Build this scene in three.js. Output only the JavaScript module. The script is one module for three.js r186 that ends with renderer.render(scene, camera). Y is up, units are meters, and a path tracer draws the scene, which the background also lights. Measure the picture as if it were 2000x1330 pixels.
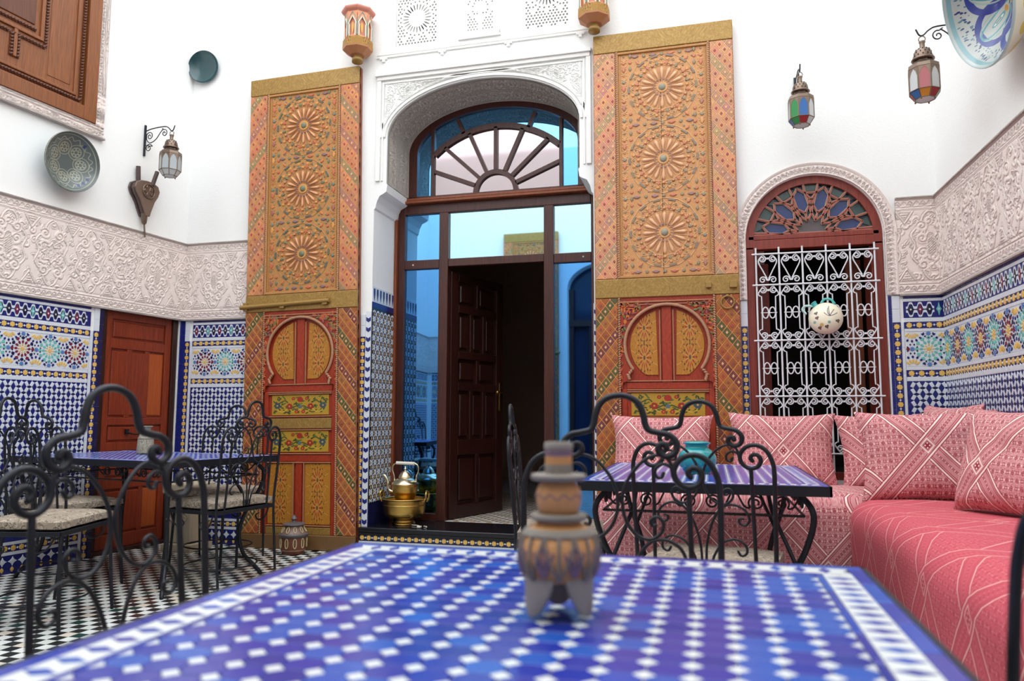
import * as THREE from 'three';
import { RoundedBoxGeometry } from 'three/addons/geometries/RoundedBoxGeometry.js';
import { ImprovedNoise } from 'three/addons/math/ImprovedNoise.js';

// ---------------------------------------------------------------- camera, sky, exposure
const scene = new THREE.Scene();
const camera = new THREE.PerspectiveCamera(2 * Math.atan(665 / 1467) * 180 / Math.PI, 2000 / 1330, 0.02, 200);
const CAM = new THREE.Vector3(0, 1, 0);
camera.matrixAutoUpdate = true;
{
  const right = new THREE.Vector3(0.96675798, 0.00267082, -0.25567922), up = new THREE.Vector3(0.02325905, 0.99488121, 0.09833816), back = new THREE.Vector3(0.2546331, -0.10101606, 0.96174723);
  camera.quaternion.setFromRotationMatrix(new THREE.Matrix4().makeBasis(right, up, back));
  camera.position.copy(CAM);
}
camera.focus = 4.6;
camera.userData.fStop = 3.2;
camera.updateMatrixWorld(true);
{ // even overcast sky over the open courtyard
  const w = 64, h = 32, d = new Float32Array(w * h * 4);
  for (let y = 0; y < h; y++) for (let x = 0; x < w; x++) { const s = Math.sin(((y + 0.5) / h - 0.5) * Math.PI), k = 0.8 + 0.2 * Math.max(0, s), i = (y * w + x) * 4; d[i] = 0.94 * k; d[i + 1] = 0.98 * k; d[i + 2] = 1.01 * k; d[i + 3] = 1; }
  const t = new THREE.DataTexture(d, w, h, THREE.RGBAFormat, THREE.FloatType); t.mapping = THREE.EquirectangularReflectionMapping; t.magFilter = t.minFilter = THREE.LinearFilter; t.needsUpdate = true;
  scene.background = t; scene.environment = t;
}
const renderer = new THREE.WebGLRenderer({ antialias: true });
renderer.toneMapping = THREE.LinearToneMapping;
renderer.toneMappingExposure = 3.75;
renderer.shadowMap.enabled = true;

// ---------------------------------------------------------------- small kit
let seed = 20240611;
const rnd = () => { seed = (seed + 0x6D2B79F5) | 0; let t = Math.imul(seed ^ (seed >>> 15), 1 | seed); t = (t + Math.imul(t ^ (t >>> 7), 61 | t)) ^ t; return ((t ^ (t >>> 14)) >>> 0) / 4294967296; };
const rr = (a, b) => a + (b - a) * rnd();
const PI = Math.PI, cos = Math.cos, sin = Math.sin;
const V = (x, y, z) => new THREE.Vector3(x, y, z);
const hex = (h) => { const c = new THREE.Color(h); return [c.r, c.g, c.b]; };
const M4 = (x = 0, y = 0, z = 0, rz = 0, sx = 1, sy = 1, sz = 1) => new THREE.Matrix4().compose(V(x, y, z), new THREE.Quaternion().setFromEuler(new THREE.Euler(0, 0, rz)), V(sx, sy, sz));
const M4e = (x, y, z, rx, ry, rz, s = 1) => new THREE.Matrix4().compose(V(x, y, z), new THREE.Quaternion().setFromEuler(new THREE.Euler(rx, ry, rz)), V(s, s, s));
const flat = (g) => { if (g.index) g = g.toNonIndexed(); if (!g.attributes.normal) g.computeVertexNormals(); return g; };
// joins [geometry, matrix, colour] into one geometry
function join(items) {
  let n = 0, uvs = false, cols = false;
  const list = items.filter(Boolean).map((it) => { const a = Array.isArray(it) ? it : [it]; const g = flat(a[0]); n += g.attributes.position.count; if (g.attributes.uv) uvs = true; if (a[2] || g.attributes.color) cols = true; return [g, a[1], a[2]]; });
  const P = new Float32Array(n * 3), N = new Float32Array(n * 3), U = uvs ? new Float32Array(n * 2) : null, K = cols ? new Float32Array(n * 3) : null;
  const v = V(), nm = new THREE.Matrix3();
  let o = 0;
  for (const [g, m, c] of list) {
    const p = g.attributes.position, q = g.attributes.normal, u = g.attributes.uv, k = g.attributes.color;
    if (m) nm.getNormalMatrix(m);
    for (let i = 0; i < p.count; i++, o++) {
      v.fromBufferAttribute(p, i); if (m) v.applyMatrix4(m); P[o * 3] = v.x; P[o * 3 + 1] = v.y; P[o * 3 + 2] = v.z;
      v.fromBufferAttribute(q, i); if (m) v.applyMatrix3(nm).normalize(); N[o * 3] = v.x; N[o * 3 + 1] = v.y; N[o * 3 + 2] = v.z;
      if (U && u) { U[o * 2] = u.getX(i); U[o * 2 + 1] = u.getY(i); }
      if (K) { if (c) { K[o * 3] = c[0]; K[o * 3 + 1] = c[1]; K[o * 3 + 2] = c[2]; } else if (k) { K[o * 3] = k.getX(i); K[o * 3 + 1] = k.getY(i); K[o * 3 + 2] = k.getZ(i); } else K[o * 3] = K[o * 3 + 1] = K[o * 3 + 2] = 1; }
    }
  }
  const r = new THREE.BufferGeometry();
  r.setAttribute('position', new THREE.BufferAttribute(P, 3)); r.setAttribute('normal', new THREE.BufferAttribute(N, 3));
  if (U) r.setAttribute('uv', new THREE.BufferAttribute(U, 2));
  if (K) r.setAttribute('color', new THREE.BufferAttribute(K, 3));
  return r;
}
// a flat piece with a chamfered face: outline (counter-clockwise), thickness, chamfer
function tile(pts, th = 0.006, ch = 0.001) {
  const n = pts.length, P = [], U = [];
  let cx = 0, cy = 0; for (const p of pts) { cx += p[0] / n; cy += p[1] / n; }
  let ir = 1e9; for (let i = 0; i < n; i++) { const a = pts[i], b = pts[(i + 1) % n]; const dx = b[0] - a[0], dy = b[1] - a[1], l = Math.hypot(dx, dy) || 1; ir = Math.min(ir, Math.abs((a[0] - cx) * dy - (a[1] - cy) * dx) / l); }
  const k = ch > 0 ? Math.max(0.2, 1 - ch / Math.max(ir, ch * 1.3)) : 1;
  const top = pts.map((p) => [cx + (p[0] - cx) * k, cy + (p[1] - cy) * k]);
  const put = (x, y, z) => { P.push(x, y, z); U.push(x, y); };
  for (const f of THREE.ShapeUtils.triangulateShape(top.map((p) => new THREE.Vector2(p[0], p[1])), [])) for (const i of f) put(top[i][0], top[i][1], th);
  for (let i = 0; i < n; i++) {
    const j = (i + 1) % n, a = pts[i], b = pts[j], c = top[i], d = top[j], zl = th - ch;
    if (ch > 0) { put(a[0], a[1], zl); put(b[0], b[1], zl); put(d[0], d[1], th); put(a[0], a[1], zl); put(d[0], d[1], th); put(c[0], c[1], th); }
    put(a[0], a[1], 0); put(b[0], b[1], 0); put(b[0], b[1], zl); put(a[0], a[1], 0); put(b[0], b[1], zl); put(a[0], a[1], zl);
  }
  const g = new THREE.BufferGeometry();
  g.setAttribute('position', new THREE.Float32BufferAttribute(P, 3)); g.setAttribute('uv', new THREE.Float32BufferAttribute(U, 2));
  g.computeVertexNormals();
  return g;
}
const rectPts = (w, h) => [[-w / 2, -h / 2], [w / 2, -h / 2], [w / 2, h / 2], [-w / 2, h / 2]];
const rhomb = (w, h) => [[w, 0], [0, h], [-w, 0], [0, -h]];
const ngon = (n, r, a0 = 0, sx = 1, sy = 1) => Array.from({ length: n }, (_, i) => [sx * r * cos(a0 + i * 2 * PI / n), sy * r * sin(a0 + i * 2 * PI / n)]);
const starPts = (n, r0, r1, a0 = PI / 2) => Array.from({ length: 2 * n }, (_, i) => { const r = i % 2 ? r1 : r0, a = a0 + i * PI / n; return [r * cos(a), r * sin(a)]; });
// drop / petal outline along +y from y0 to y1, widest near the far end
const petalPts = (w, y0, y1, k = 0.68) => { const o = []; const N = 10; for (let i = 0; i <= N; i++) { const t = i / N, s = t < k ? Math.sin((t / k) * PI / 2) : Math.cos(((t - k) / (1 - k)) * PI / 2) ** 0.8; o.push([w * s, y0 + (y1 - y0) * t]); } const r = o.slice(1, -1).map((p) => [-p[0], p[1]]).reverse(); return [...o, ...r]; };
function clipPoly(pts, x0, y0, x1, y1) {
  const cut = (ps, f, mix) => { const o = []; for (let i = 0; i < ps.length; i++) { const a = ps[i], b = ps[(i + 1) % ps.length], fa = f(a), fb = f(b); if (fa >= 0) o.push(a); if ((fa >= 0) !== (fb >= 0)) { const t = fa / (fa - fb); o.push([a[0] + (b[0] - a[0]) * t, a[1] + (b[1] - a[1]) * t]); } } return o; };
  for (const f of [(p) => p[0] - x0, (p) => x1 - p[0], (p) => p[1] - y0, (p) => y1 - p[1]]) { pts = cut(pts, f); if (pts.length < 3) return null; }
  return pts;
}
const box = (w, h, d, x = 0, y = 0, z = 0, r = 0) => { const g = r > 0 ? new RoundedBoxGeometry(w, h, d, 1, Math.min(r, w / 2.01, h / 2.01, d / 2.01)) : new THREE.BoxGeometry(w, h, d); g.translate(x, y, z); return flat(g); };
// box from corner to corner
const bx = (x0, x1, y0, y1, z0, z1, r = 0) => box(x1 - x0, y1 - y0, z1 - z0, (x0 + x1) / 2, (y0 + y1) / 2, (z0 + z1) / 2, r);
const lathe = (prof, seg = 40) => new THREE.LatheGeometry(prof.map((p) => new THREE.Vector2(Math.max(p[0], 0.0001), p[1])), seg);
const smoothProf = (prof, n = 48) => new THREE.SplineCurve(prof.map((p) => new THREE.Vector2(p[0], p[1]))).getPoints(n).map((p) => [p.x, p.y]);
function tube(pts, r = 0.005, seg = 0, radial = 7, closed = false, tension = 0.5) {
  const c = new THREE.CatmullRomCurve3(pts.map((p) => Array.isArray(p) ? V(p[0], p[1], p[2] || 0) : p), closed, 'catmullrom', tension);
  const g = new THREE.TubeGeometry(c, seg || pts.length * 3, r, radial, closed);
  if (closed) return flat(g);
  const caps = [0, 1].map((t) => { const s = new THREE.SphereGeometry(r, radial, 4); const p = c.getPoint(t); s.translate(p.x, p.y, p.z); return [s]; });
  return join([[g], ...caps]);
}
const rod = (a, b, r, radial = 8) => { const A = V(...a), B = V(...b), d = B.clone().sub(A), g = new THREE.CylinderGeometry(r, r, d.length(), radial); g.applyQuaternion(new THREE.Quaternion().setFromUnitVectors(V(0, 1, 0), d.clone().normalize())); g.translate((A.x + B.x) / 2, (A.y + B.y) / 2, (A.z + B.z) / 2); return flat(g); };
// spiral points: centre, outer radius, inner radius, start angle, total turn
const spiral = (cx, cy, r0, r1, a0, turn, n = 14) => Array.from({ length: n + 1 }, (_, i) => { const t = i / n, r = r0 + (r1 - r0) * t, a = a0 + turn * t; return [cx + r * cos(a), cy + r * sin(a), 0]; });
const mir = (pts) => pts.map((p) => [-p[0], p[1], p[2] || 0]);
const shapeOf = (pts, holes = []) => { const s = new THREE.Shape(pts.map((p) => new THREE.Vector2(p[0], p[1]))); for (const h of holes) s.holes.push(new THREE.Path(h.map((p) => new THREE.Vector2(p[0], p[1])))); return s; };
const plate = (pts, z0, z1, holes = [], bevel = 0) => { const g = new THREE.ExtrudeGeometry(shapeOf(pts, holes), { depth: z1 - z0 - 2 * bevel, bevelEnabled: bevel > 0, bevelThickness: bevel, bevelSize: bevel, bevelOffset: -bevel, bevelSegments: 1, curveSegments: 12 }); g.translate(0, 0, z0 + bevel); return flat(g); };
const arcPts = (cx, cy, rx, ry, a0, a1, n = 24) => Array.from({ length: n + 1 }, (_, i) => { const a = a0 + (a1 - a0) * i / n; return [cx + rx * cos(a), cy + ry * sin(a)]; });
// uv in metres, by the main direction of each face
function boxUV(g, s = 1) {
  g = flat(g); const p = g.attributes.position, n = g.attributes.normal, u = new Float32Array(p.count * 2);
  for (let i = 0; i < p.count; i += 3) {
    let ax = 0, ay = 0, az = 0; for (let k = 0; k < 3; k++) { ax += Math.abs(n.getX(i + k)); ay += Math.abs(n.getY(i + k)); az += Math.abs(n.getZ(i + k)); }
    for (let k = 0; k < 3; k++) { const x = p.getX(i + k), y = p.getY(i + k), z = p.getZ(i + k), j = i + k; const [a, b] = ax > ay && ax > az ? [z, y] : ay > az ? [x, z] : [x, y]; u[j * 2] = a * s; u[j * 2 + 1] = b * s; }
  }
  g.setAttribute('uv', new THREE.BufferAttribute(u, 2)); return g;
}

// ---------------------------------------------------------------- naming
const used = new Map();
function numbered(name) { const n = used.get(name) || 0; used.set(name, n + 1); return n ? name + '_' + String(n).padStart(3, '0') : name; }
function thing(name, label, category, pos = [0, 0, 0], turn = 0, group) {
  const o = new THREE.Group(); o.name = numbered(name); scene.add(o); o.position.set(...pos); o.rotation.y = turn;
  o.userData = { label, category }; if (group) o.userData.group = group; return o;
}
function part(name, geo, m, parent, extra) {
  const o = new THREE.Mesh(Array.isArray(geo) ? join(geo) : geo, m); o.name = name; parent.add(o);
  if (extra) Object.assign(o.userData, extra); return o;
}
function structure(name, pos = [0, 0, 0], turn = 0) { const o = new THREE.Group(); o.name = name; scene.add(o); o.position.set(...pos); o.rotation.y = turn; o.userData = { kind: 'structure' }; return o; }
function copy(root, pos, turn, label, group, scale) {
  const o = root.clone(); o.name = numbered(root.name.replace(/_\d{3}$/, '')); scene.add(o); o.position.set(...pos); o.rotation.y = turn;
  o.userData = { ...root.userData, label }; if (group) o.userData.group = group; if (scale) o.scale.set(...scale); return o;
}
// ---------------------------------------------------------------- textures
const noise = new ImprovedNoise();
function canvas(w, h, draw) { const c = document.createElement('canvas'); c.width = w; c.height = h; draw(c.getContext('2d'), w, h); return c; }
function tex(c, color = true, rx = 1, ry = 1) { const t = new THREE.CanvasTexture(c); t.wrapS = t.wrapT = THREE.RepeatWrapping; t.repeat.set(rx, ry); if (color) t.colorSpace = THREE.SRGBColorSpace; return t; }
function noiseTex(w, h, f, sx, sy, lo, hi, color = false) {
  const d = new Uint8Array(w * h * 4);
  for (let y = 0; y < h; y++) for (let x = 0; x < w; x++) {
    const a = x / w * 2 * PI, b = y / h * 2 * PI;
    let v = 0, amp = 0.5; for (let o = 0; o < 4; o++) { const k = f * 2 ** o; v += amp * noise.noise(k * sx * cos(a) / 6.28 + 7.1 * o, k * sx * sin(a) / 6.28 + k * sy * cos(b) / 6.28, k * sy * sin(b) / 6.28 + 3.3); amp *= 0.5; }
    const t = Math.min(1, Math.max(0, 0.5 + v * 0.9)), i = (y * w + x) * 4;
    for (let c = 0; c < 3; c++) d[i + c] = lo[c] + (hi[c] - lo[c]) * t; d[i + 3] = 255;
  }
  const t = new THREE.DataTexture(d, w, h); t.wrapS = t.wrapT = THREE.RepeatWrapping; t.magFilter = THREE.LinearFilter; t.minFilter = THREE.LinearFilter; if (color) t.colorSpace = THREE.SRGBColorSpace; t.needsUpdate = true; return t;
}
const rep = (t, x, y) => { const c = t.clone(); c.repeat.set(x, y); c.needsUpdate = true; return c; };
const plasterBump = noiseTex(256, 256, 14, 6, 6, [90, 90, 90], [170, 170, 170]);
const woodMap = (lo, hi) => noiseTex(256, 512, 5, 14, 1.6, lo, hi, true);
const fineBump = noiseTex(256, 256, 30, 8, 8, [60, 60, 60], [200, 200, 200]);
// carved plaster: a flat face (light) with cut grooves and sunk grounds (dark)
function groove(c, pts, w, close = false) {
  for (const [k, v] of [[1, 150], [0.6, 60]]) { c.strokeStyle = `rgb(${v},${v},${v})`; c.lineWidth = w * k; c.lineCap = c.lineJoin = 'round'; c.beginPath(); pts.forEach((p, i) => i ? c.lineTo(p[0], p[1]) : c.moveTo(p[0], p[1])); if (close) c.closePath(); c.stroke(); }
}
const curl = (x, y, r, a, dir, turns = 7.4) => Array.from({ length: 26 }, (_, i) => { const t = i / 25; return [x + r * (1 - 0.86 * t) * cos(a + dir * t * turns), y + r * (1 - 0.86 * t) * sin(a + dir * t * turns)]; });
function leafCut(c, x, y, l, a, w) { const p = petalPts(w, 0, l, 0.45).map((q) => [x + q[1] * cos(a) - q[0] * sin(a), y + q[1] * sin(a) + q[0] * cos(a)]); c.fillStyle = '#f4f4f4'; c.beginPath(); p.forEach((q, i) => i ? c.lineTo(q[0], q[1]) : c.moveTo(q[0], q[1])); c.fill(); groove(c, p, 5, true); groove(c, [[x + 0.2 * l * cos(a), y + 0.2 * l * sin(a)], [x + 0.8 * l * cos(a), y + 0.8 * l * sin(a)]], 4); }
function bandCut(c, p, w) { for (const [k, v] of [[w + 12, 150], [w + 7, 50], [w, 245]]) { c.strokeStyle = `rgb(${v},${v},${v})`; c.lineWidth = k; c.lineCap = 'butt'; c.lineJoin = 'miter'; c.beginPath(); p.forEach((q, i) => i ? c.lineTo(q[0], q[1]) : c.moveTo(q[0], q[1])); c.stroke(); } }
const stuccoCanvas = canvas(1024, 512, (c, w, h) => {
  c.fillStyle = '#8c8c8c'; c.fillRect(0, 0, w, h);
  for (let k = 0; k < 260; k++) { const x = rnd() * w, y = rr(66, h - 66), a = rnd() * 6.3; for (const ox of [-w, 0, w]) { if (k % 2) leafCut(c, x + ox, y, rr(26, 44), a, rr(8, 13)); else { const s = curl(x + ox, y, rr(15, 30), a, k % 4 ? 1 : -1); c.fillStyle = '#efefef'; c.beginPath(); c.arc(x + ox, y, 22, 0, 7); c.fill(); groove(c, s, 6); } } }
  for (let i = -1; i < 5; i++) {
    const cx = i * w / 4, cy = h / 2, odd = i & 1;
    for (const s of [1, -1]) {
      const p = []; for (let k = 0; k <= 36; k++) { const t = k / 36, a = t * PI; p.push([cx + s * (8 + 100 * sin(a) ** 0.8 * (0.86 + 0.14 * cos(6 * a))), cy - 186 + t * 372]); } bandCut(c, p, 10);
      for (const dy of [-104, -38, 38, 104]) { const q = curl(cx + s * 44, cy + dy, 27, dy, s * (dy > 0 ? 1 : -1)); c.fillStyle = '#f6f6f6'; c.beginPath(); c.arc(cx + s * 44, cy + dy, 30, 0, 7); c.fill(); groove(c, q, 7); }
    }
    if (odd) { // pine cone
      c.save(); c.beginPath(); c.ellipse(cx, cy, 24, 56, 0, 0, 2 * PI); c.fillStyle = '#f6f6f6'; c.fill(); c.clip(); for (let k = -9; k < 10; k++) { groove(c, [[cx - 80 + k * 13, cy - 80], [cx + 80 + k * 13, cy + 80]], 4); groove(c, [[cx + 80 + k * 13, cy - 80], [cx - 80 + k * 13, cy + 80]], 4); } c.restore(); groove(c, arcPts(cx, cy, 25, 57, 0, 2 * PI, 30), 7);
    } else { // interlaced star
      const st = (r0, r1) => Array.from({ length: 17 }, (_, k) => { const a = k * PI / 8, r = k % 2 ? r1 : r0; return [cx + r * cos(a), cy + r * sin(a)]; }); c.fillStyle = '#7a7a7a'; c.beginPath(); c.arc(cx, cy, 56, 0, 7); c.fill(); bandCut(c, st(58, 38), 8); for (let k = 0; k < 8; k++) leafCut(c, cx + 10 * cos(k * PI / 4), cy + 10 * sin(k * PI / 4), 24, k * PI / 4, 6);
    }
    for (const s of [1, -1]) { // pierced corner nets
      const ty = cy + s * 150; c.fillStyle = '#efefef'; c.beginPath(); c.moveTo(cx + w / 8 - 46, ty + s * 42); c.lineTo(cx + w / 8, ty - s * 26); c.lineTo(cx + w / 8 + 46, ty + s * 42); c.fill(); c.fillStyle = '#303030'; for (let r = 0; r < 4; r++) for (let q = -r; q <= r; q++) { c.beginPath(); c.ellipse(cx + w / 8 + q * 10, ty - s * 10 + s * r * 13, 3.6, 2.4, 0, 0, 7); c.fill(); } bandCut(c, [[cx + w / 8 - 48, ty + s * 44], [cx + w / 8, ty - s * 28], [cx + w / 8 + 48, ty + s * 44]], 8);
    }
  }
  for (const [y0, y1] of [[0, 56], [h - 56, h]]) {
    c.fillStyle = '#e6e6e6'; c.fillRect(0, y0, w, y1 - y0); const m = (y0 + y1) / 2;
    for (let i = 0; i < 33; i++) { const x = i * 32; groove(c, [[x - 16, m + 12], [x - 9, m - 2], [x, m - 12], [x + 9, m - 2], [x + 16, m + 12]], 5); leafCut(c, x - 11, m + 5, 22, i % 2 ? 0.5 : -0.5, 6); }
    for (const y of [y0 + 6, y1 - 8]) groove(c, [[-9, y], [w + 9, y]], 6); groove(c, [[-9, y0 ? y0 - 12 : y1 + 10], [w + 9, y0 ? y0 - 12 : y1 + 10]], 6);
  }
});
const stuccoData = stuccoCanvas.getContext('2d').getImageData(0, 0, 1024, 512).data;
function stuccoH(u, v) { // u, v in repeats; v from the bottom
  const x = (u - Math.floor(u)) * 1024, y = (1 - Math.min(0.9999, Math.max(0, v))) * 512 - 0.5, x0 = Math.floor(x), y0 = Math.max(0, Math.floor(y)), fx = x - x0, fy = Math.max(0, y - y0);
  const at = (i, j) => stuccoData[(Math.min(j, 511) * 1024 + (i & 1023)) * 4] / 255;
  return (at(x0, y0) * (1 - fx) + at(x0 + 1, y0) * fx) * (1 - fy) + (at(x0, y0 + 1) * (1 - fx) + at(x0 + 1, y0 + 1) * fx) * fy;
}
// carved sheet over a mapping (a, b) -> point, with height added along the normal
function relief(na, nb, at, height, amp, uvAt) {
  const P = [], U = [], I = [], e = 1e-3;
  for (let j = 0; j <= nb; j++) for (let i = 0; i <= na; i++) {
    const a = i / na, b = j / nb, p = at(a, b), q = at(Math.min(1, a + e), b), r = at(a, Math.min(1, b + e)), q0 = at(Math.max(0, a - e), b), r0 = at(a, Math.max(0, b - e));
    const n = q.clone().sub(q0).cross(r.clone().sub(r0)).normalize(); p.addScaledVector(n, amp * height(a, b)); P.push(p.x, p.y, p.z); const u = uvAt(a, b); U.push(u[0], u[1]);
  }
  for (let j = 0; j < nb; j++) for (let i = 0; i < na; i++) { const k = j * (na + 1) + i; I.push(k, k + 1, k + na + 2, k, k + na + 2, k + na + 1); }
  const g = new THREE.BufferGeometry(); g.setAttribute('position', new THREE.Float32BufferAttribute(P, 3)); g.setAttribute('uv', new THREE.Float32BufferAttribute(U, 2)); g.setIndex(I); g.computeVertexNormals(); return g;
}
// woven rose damask
const damask = (base, pale, dark, line) => canvas(1024, 1024, (c, w, h) => {
  c.fillStyle = base; c.fillRect(0, 0, w, h);
  c.globalAlpha = 0.5; for (let i = 0; i < 9000; i++) { c.fillStyle = i % 2 ? pale : dark; c.fillRect(rnd() * w, rnd() * h, 8, 5); } c.globalAlpha = 1;
  // motif grid
  const S = 64;
  for (let j = 0; j < h / S; j++) for (let i = 0; i < w / S; i++) {
    const x = i * S + S / 2, y = j * S + S / 2, d = Math.abs(((x / w + y / h) * 2) % 1 - 0.5), e2 = Math.abs(((x / w - y / h + 4) * 2) % 1 - 0.5);
    c.strokeStyle = dark; c.fillStyle = dark; c.lineWidth = 5;
    if ((i + j) % 2) { c.beginPath(); c.arc(x, y, 17, 0, 7); c.stroke(); c.fillRect(x - 3, y - 18, 6, 36); c.fillRect(x - 18, y - 3, 36, 6); }
    else { for (const [a, b] of [[-10, -10], [10, -10], [-10, 10], [10, 10]]) { c.fillRect(x + a - 6, y + b - 6, 11, 11); } c.fillStyle = pale; c.fillRect(x - 4, y - 4, 8, 8); }
    c.fillStyle = pale; c.beginPath(); c.moveTo(x + S / 2, y - 9); c.lineTo(x + S / 2 + 9, y); c.lineTo(x + S / 2, y + 9); c.lineTo(x + S / 2 - 9, y); c.fill();
  }
  // diagonal bands crossing
  for (const s of [1, -1]) for (let k = -2; k <= 3; k++) {
    const L = (off, t, col) => { c.strokeStyle = col; c.lineWidth = t; c.beginPath(); c.moveTo(k * w + off - 200, s > 0 ? -200 : h + 200); c.lineTo(k * w + off + w + 200, s > 0 ? h + 200 : -200); c.stroke(); };
    L(0, 176, base); L(0, 118, dark); L(0, 106, base);
    for (let q = -80; q < 2 * w; q += 30) { const x = k * w + q, y = s > 0 ? q : h - q; c.save(); c.translate(x, y); c.rotate(PI / 4); c.fillStyle = dark; c.fillRect(-12, -13, 9, 26); c.fillRect(4, -13, 9, 26); c.fillStyle = pale; c.fillRect(-30, -4, 8, 8); c.fillRect(24, -4, 8, 8); c.restore(); }
    for (const o of [-128, 128]) L(o, 15, line); for (const o of [-106, 106, -150, 150]) L(o, 7, dark);
  }
  c.fillStyle = base; c.save(); c.translate(w / 2, h / 2); c.rotate(PI / 4); c.fillRect(-70, -70, 140, 140); c.strokeStyle = line; c.lineWidth = 12; c.strokeRect(-52, -52, 104, 104); c.fillStyle = dark; c.fillRect(-34, -34, 68, 68); c.fillStyle = line; for (const [a, b] of [[-18, -18], [18, -18], [-18, 18], [18, 18]]) c.fillRect(a - 8, b - 8, 16, 16); c.restore();
});
const weave = noiseTex(256, 256, 60, 10, 10, [70, 70, 70], [190, 190, 190]);
const roseCanvas = damask('#d08e90', '#f0d6d0', '#9a3040', '#f8e6dc');
const redCanvas = damask('#cb5663', '#dc8588', '#b83f50', '#e8a7a2');
// grey brocade
const brocade = canvas(512, 512, (c, w, h) => { c.fillStyle = '#b9b0a4'; c.fillRect(0, 0, w, h); for (let i = 0; i < 150; i++) { c.strokeStyle = i % 2 ? '#6d655c' : '#e2dcd0'; c.lineWidth = rr(3, 9); const x = rnd() * w, y = rnd() * h, r = rr(10, 34); for (const ox of [-w, 0, w]) for (const oy of [-h, 0, h]) { c.beginPath(); c.arc(x + ox, y + oy, r, i, i + 4.2); c.stroke(); } } });
// gold star lattice painted on the small door panels
const starPaint = canvas(512, 512, (c, w, h) => {
  c.fillStyle = '#c8962f'; c.fillRect(0, 0, w, h);
  for (let i = 0; i < 700; i++) { c.strokeStyle = i % 2 ? '#e3c267' : '#9c5f1c'; c.lineWidth = 2; const x = rnd() * w, y = rnd() * h, a = rnd() * 3; c.beginPath(); c.moveTo(x, y); c.lineTo(x + 12 * cos(a), y + 12 * sin(a)); c.stroke(); }
  for (const [cx, cy] of [[256, 140], [256, 372]]) {
    for (let k = 0; k < 12; k++) { const a = k * PI / 6; c.strokeStyle = '#e9cf7c'; c.lineWidth = 4; c.beginPath(); c.moveTo(cx, cy); c.lineTo(cx + 230 * cos(a + 0.26), cy + 230 * sin(a + 0.26)); c.stroke(); c.save(); c.translate(cx, cy); c.rotate(a); c.fillStyle = '#b0421d'; c.beginPath(); c.ellipse(62, 0, 24, 7, 0, 0, 7); c.fill(); c.fillStyle = k % 2 ? '#3c4a2a' : '#7b2f1d'; c.beginPath(); c.ellipse(105, 0, 11, 8, 0, 0, 7); c.fill(); c.fillStyle = '#24301f'; c.beginPath(); c.ellipse(132, 36, 7, 7, 0, 0, 7); c.fill(); c.restore(); }
    c.fillStyle = '#5f6a58'; c.beginPath(); c.arc(cx, cy, 18, 0, 7); c.fill(); c.fillStyle = '#8a2d22'; c.beginPath(); c.arc(cx, cy, 7, 0, 7); c.fill();
  }
});
// painted flower spray
const flowerPaint = canvas(512, 192, (c, w, h) => {
  c.fillStyle = '#c39a2e'; c.fillRect(0, 0, w, h);
  for (const s of [1, -1]) {
    c.save(); c.translate(w / 2, h / 2); c.scale(s, 1);
    c.strokeStyle = '#31491f'; c.lineWidth = 9; for (const [a, b] of [[0, 30], [110, -20], [20, 60]]) { c.beginPath(); c.moveTo(a, b); c.bezierCurveTo(a + 40, b - 70, a + 80, b + 60, a + 130, b - 20); c.stroke(); }
    for (let i = 0; i < 34; i++) { const x = rr(8, 240), y = rr(-80, 80), a = rnd() * 6; c.fillStyle = i % 3 ? '#35501f' : '#57702c'; c.beginPath(); c.ellipse(x, y, 15, 6, a, 0, 7); c.fill(); }
    c.strokeStyle = '#e0b944'; c.lineWidth = 8; for (const x of [45, 160]) { c.beginPath(); c.arc(x, 10, 52, 0.6, 3.4); c.stroke(); }
    for (const [x, y, r, col] of [[95, 12, 24, '#a82a1c'], [205, 5, 26, '#3f5566'], [30, 62, 16, '#b5391f'], [60, -60, 14, '#a82a1c']]) { for (let k = 0; k < 6; k++) { c.fillStyle = col; c.beginPath(); c.arc(x + r * 0.6 * cos(k), y + r * 0.6 * sin(k), r * 0.55, 0, 7); c.fill(); } c.fillStyle = '#d9b24a'; c.beginPath(); c.arc(x, y, r * 0.3, 0, 7); c.fill(); }
    c.restore();
  }
  c.fillStyle = '#b02d1c'; c.beginPath(); c.arc(w / 2, 44, 26, 0, 7); c.fill(); c.fillStyle = '#5d7280'; c.beginPath(); c.arc(w / 2, 112, 18, 0, 7); c.fill();
});
// ---------------------------------------------------------------- materials
const std = (o) => new THREE.MeshStandardMaterial(o);
const mat = {};
mat.white = std({ color: new THREE.Color(0.86, 0.86, 0.84), roughness: 0.85, bumpMap: rep(plasterBump, 1.5, 1.5), bumpScale: 0.003 });
mat.carvedWhite = std({ color: new THREE.Color(0.84, 0.83, 0.8), roughness: 0.9 });
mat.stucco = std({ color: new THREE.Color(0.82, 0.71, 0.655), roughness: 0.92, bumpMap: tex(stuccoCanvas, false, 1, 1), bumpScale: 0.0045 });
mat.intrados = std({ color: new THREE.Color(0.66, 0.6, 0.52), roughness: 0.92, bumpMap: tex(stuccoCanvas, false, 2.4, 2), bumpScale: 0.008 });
mat.grout = std({ color: new THREE.Color(0.62, 0.64, 0.66), roughness: 0.8 });
mat.blueGrout = std({ color: new THREE.Color(0.018, 0.026, 0.13), roughness: 0.35 });
mat.glazedMix = std({ vertexColors: true, roughness: 0.22 });
const glazed = new Map();
const glaze = (c) => { const k = c.map((x) => x.toFixed(3)).join(); if (!glazed.has(k)) glazed.set(k, std({ color: new THREE.Color(...c), roughness: 0.22 })); return glazed.get(k); };
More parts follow.
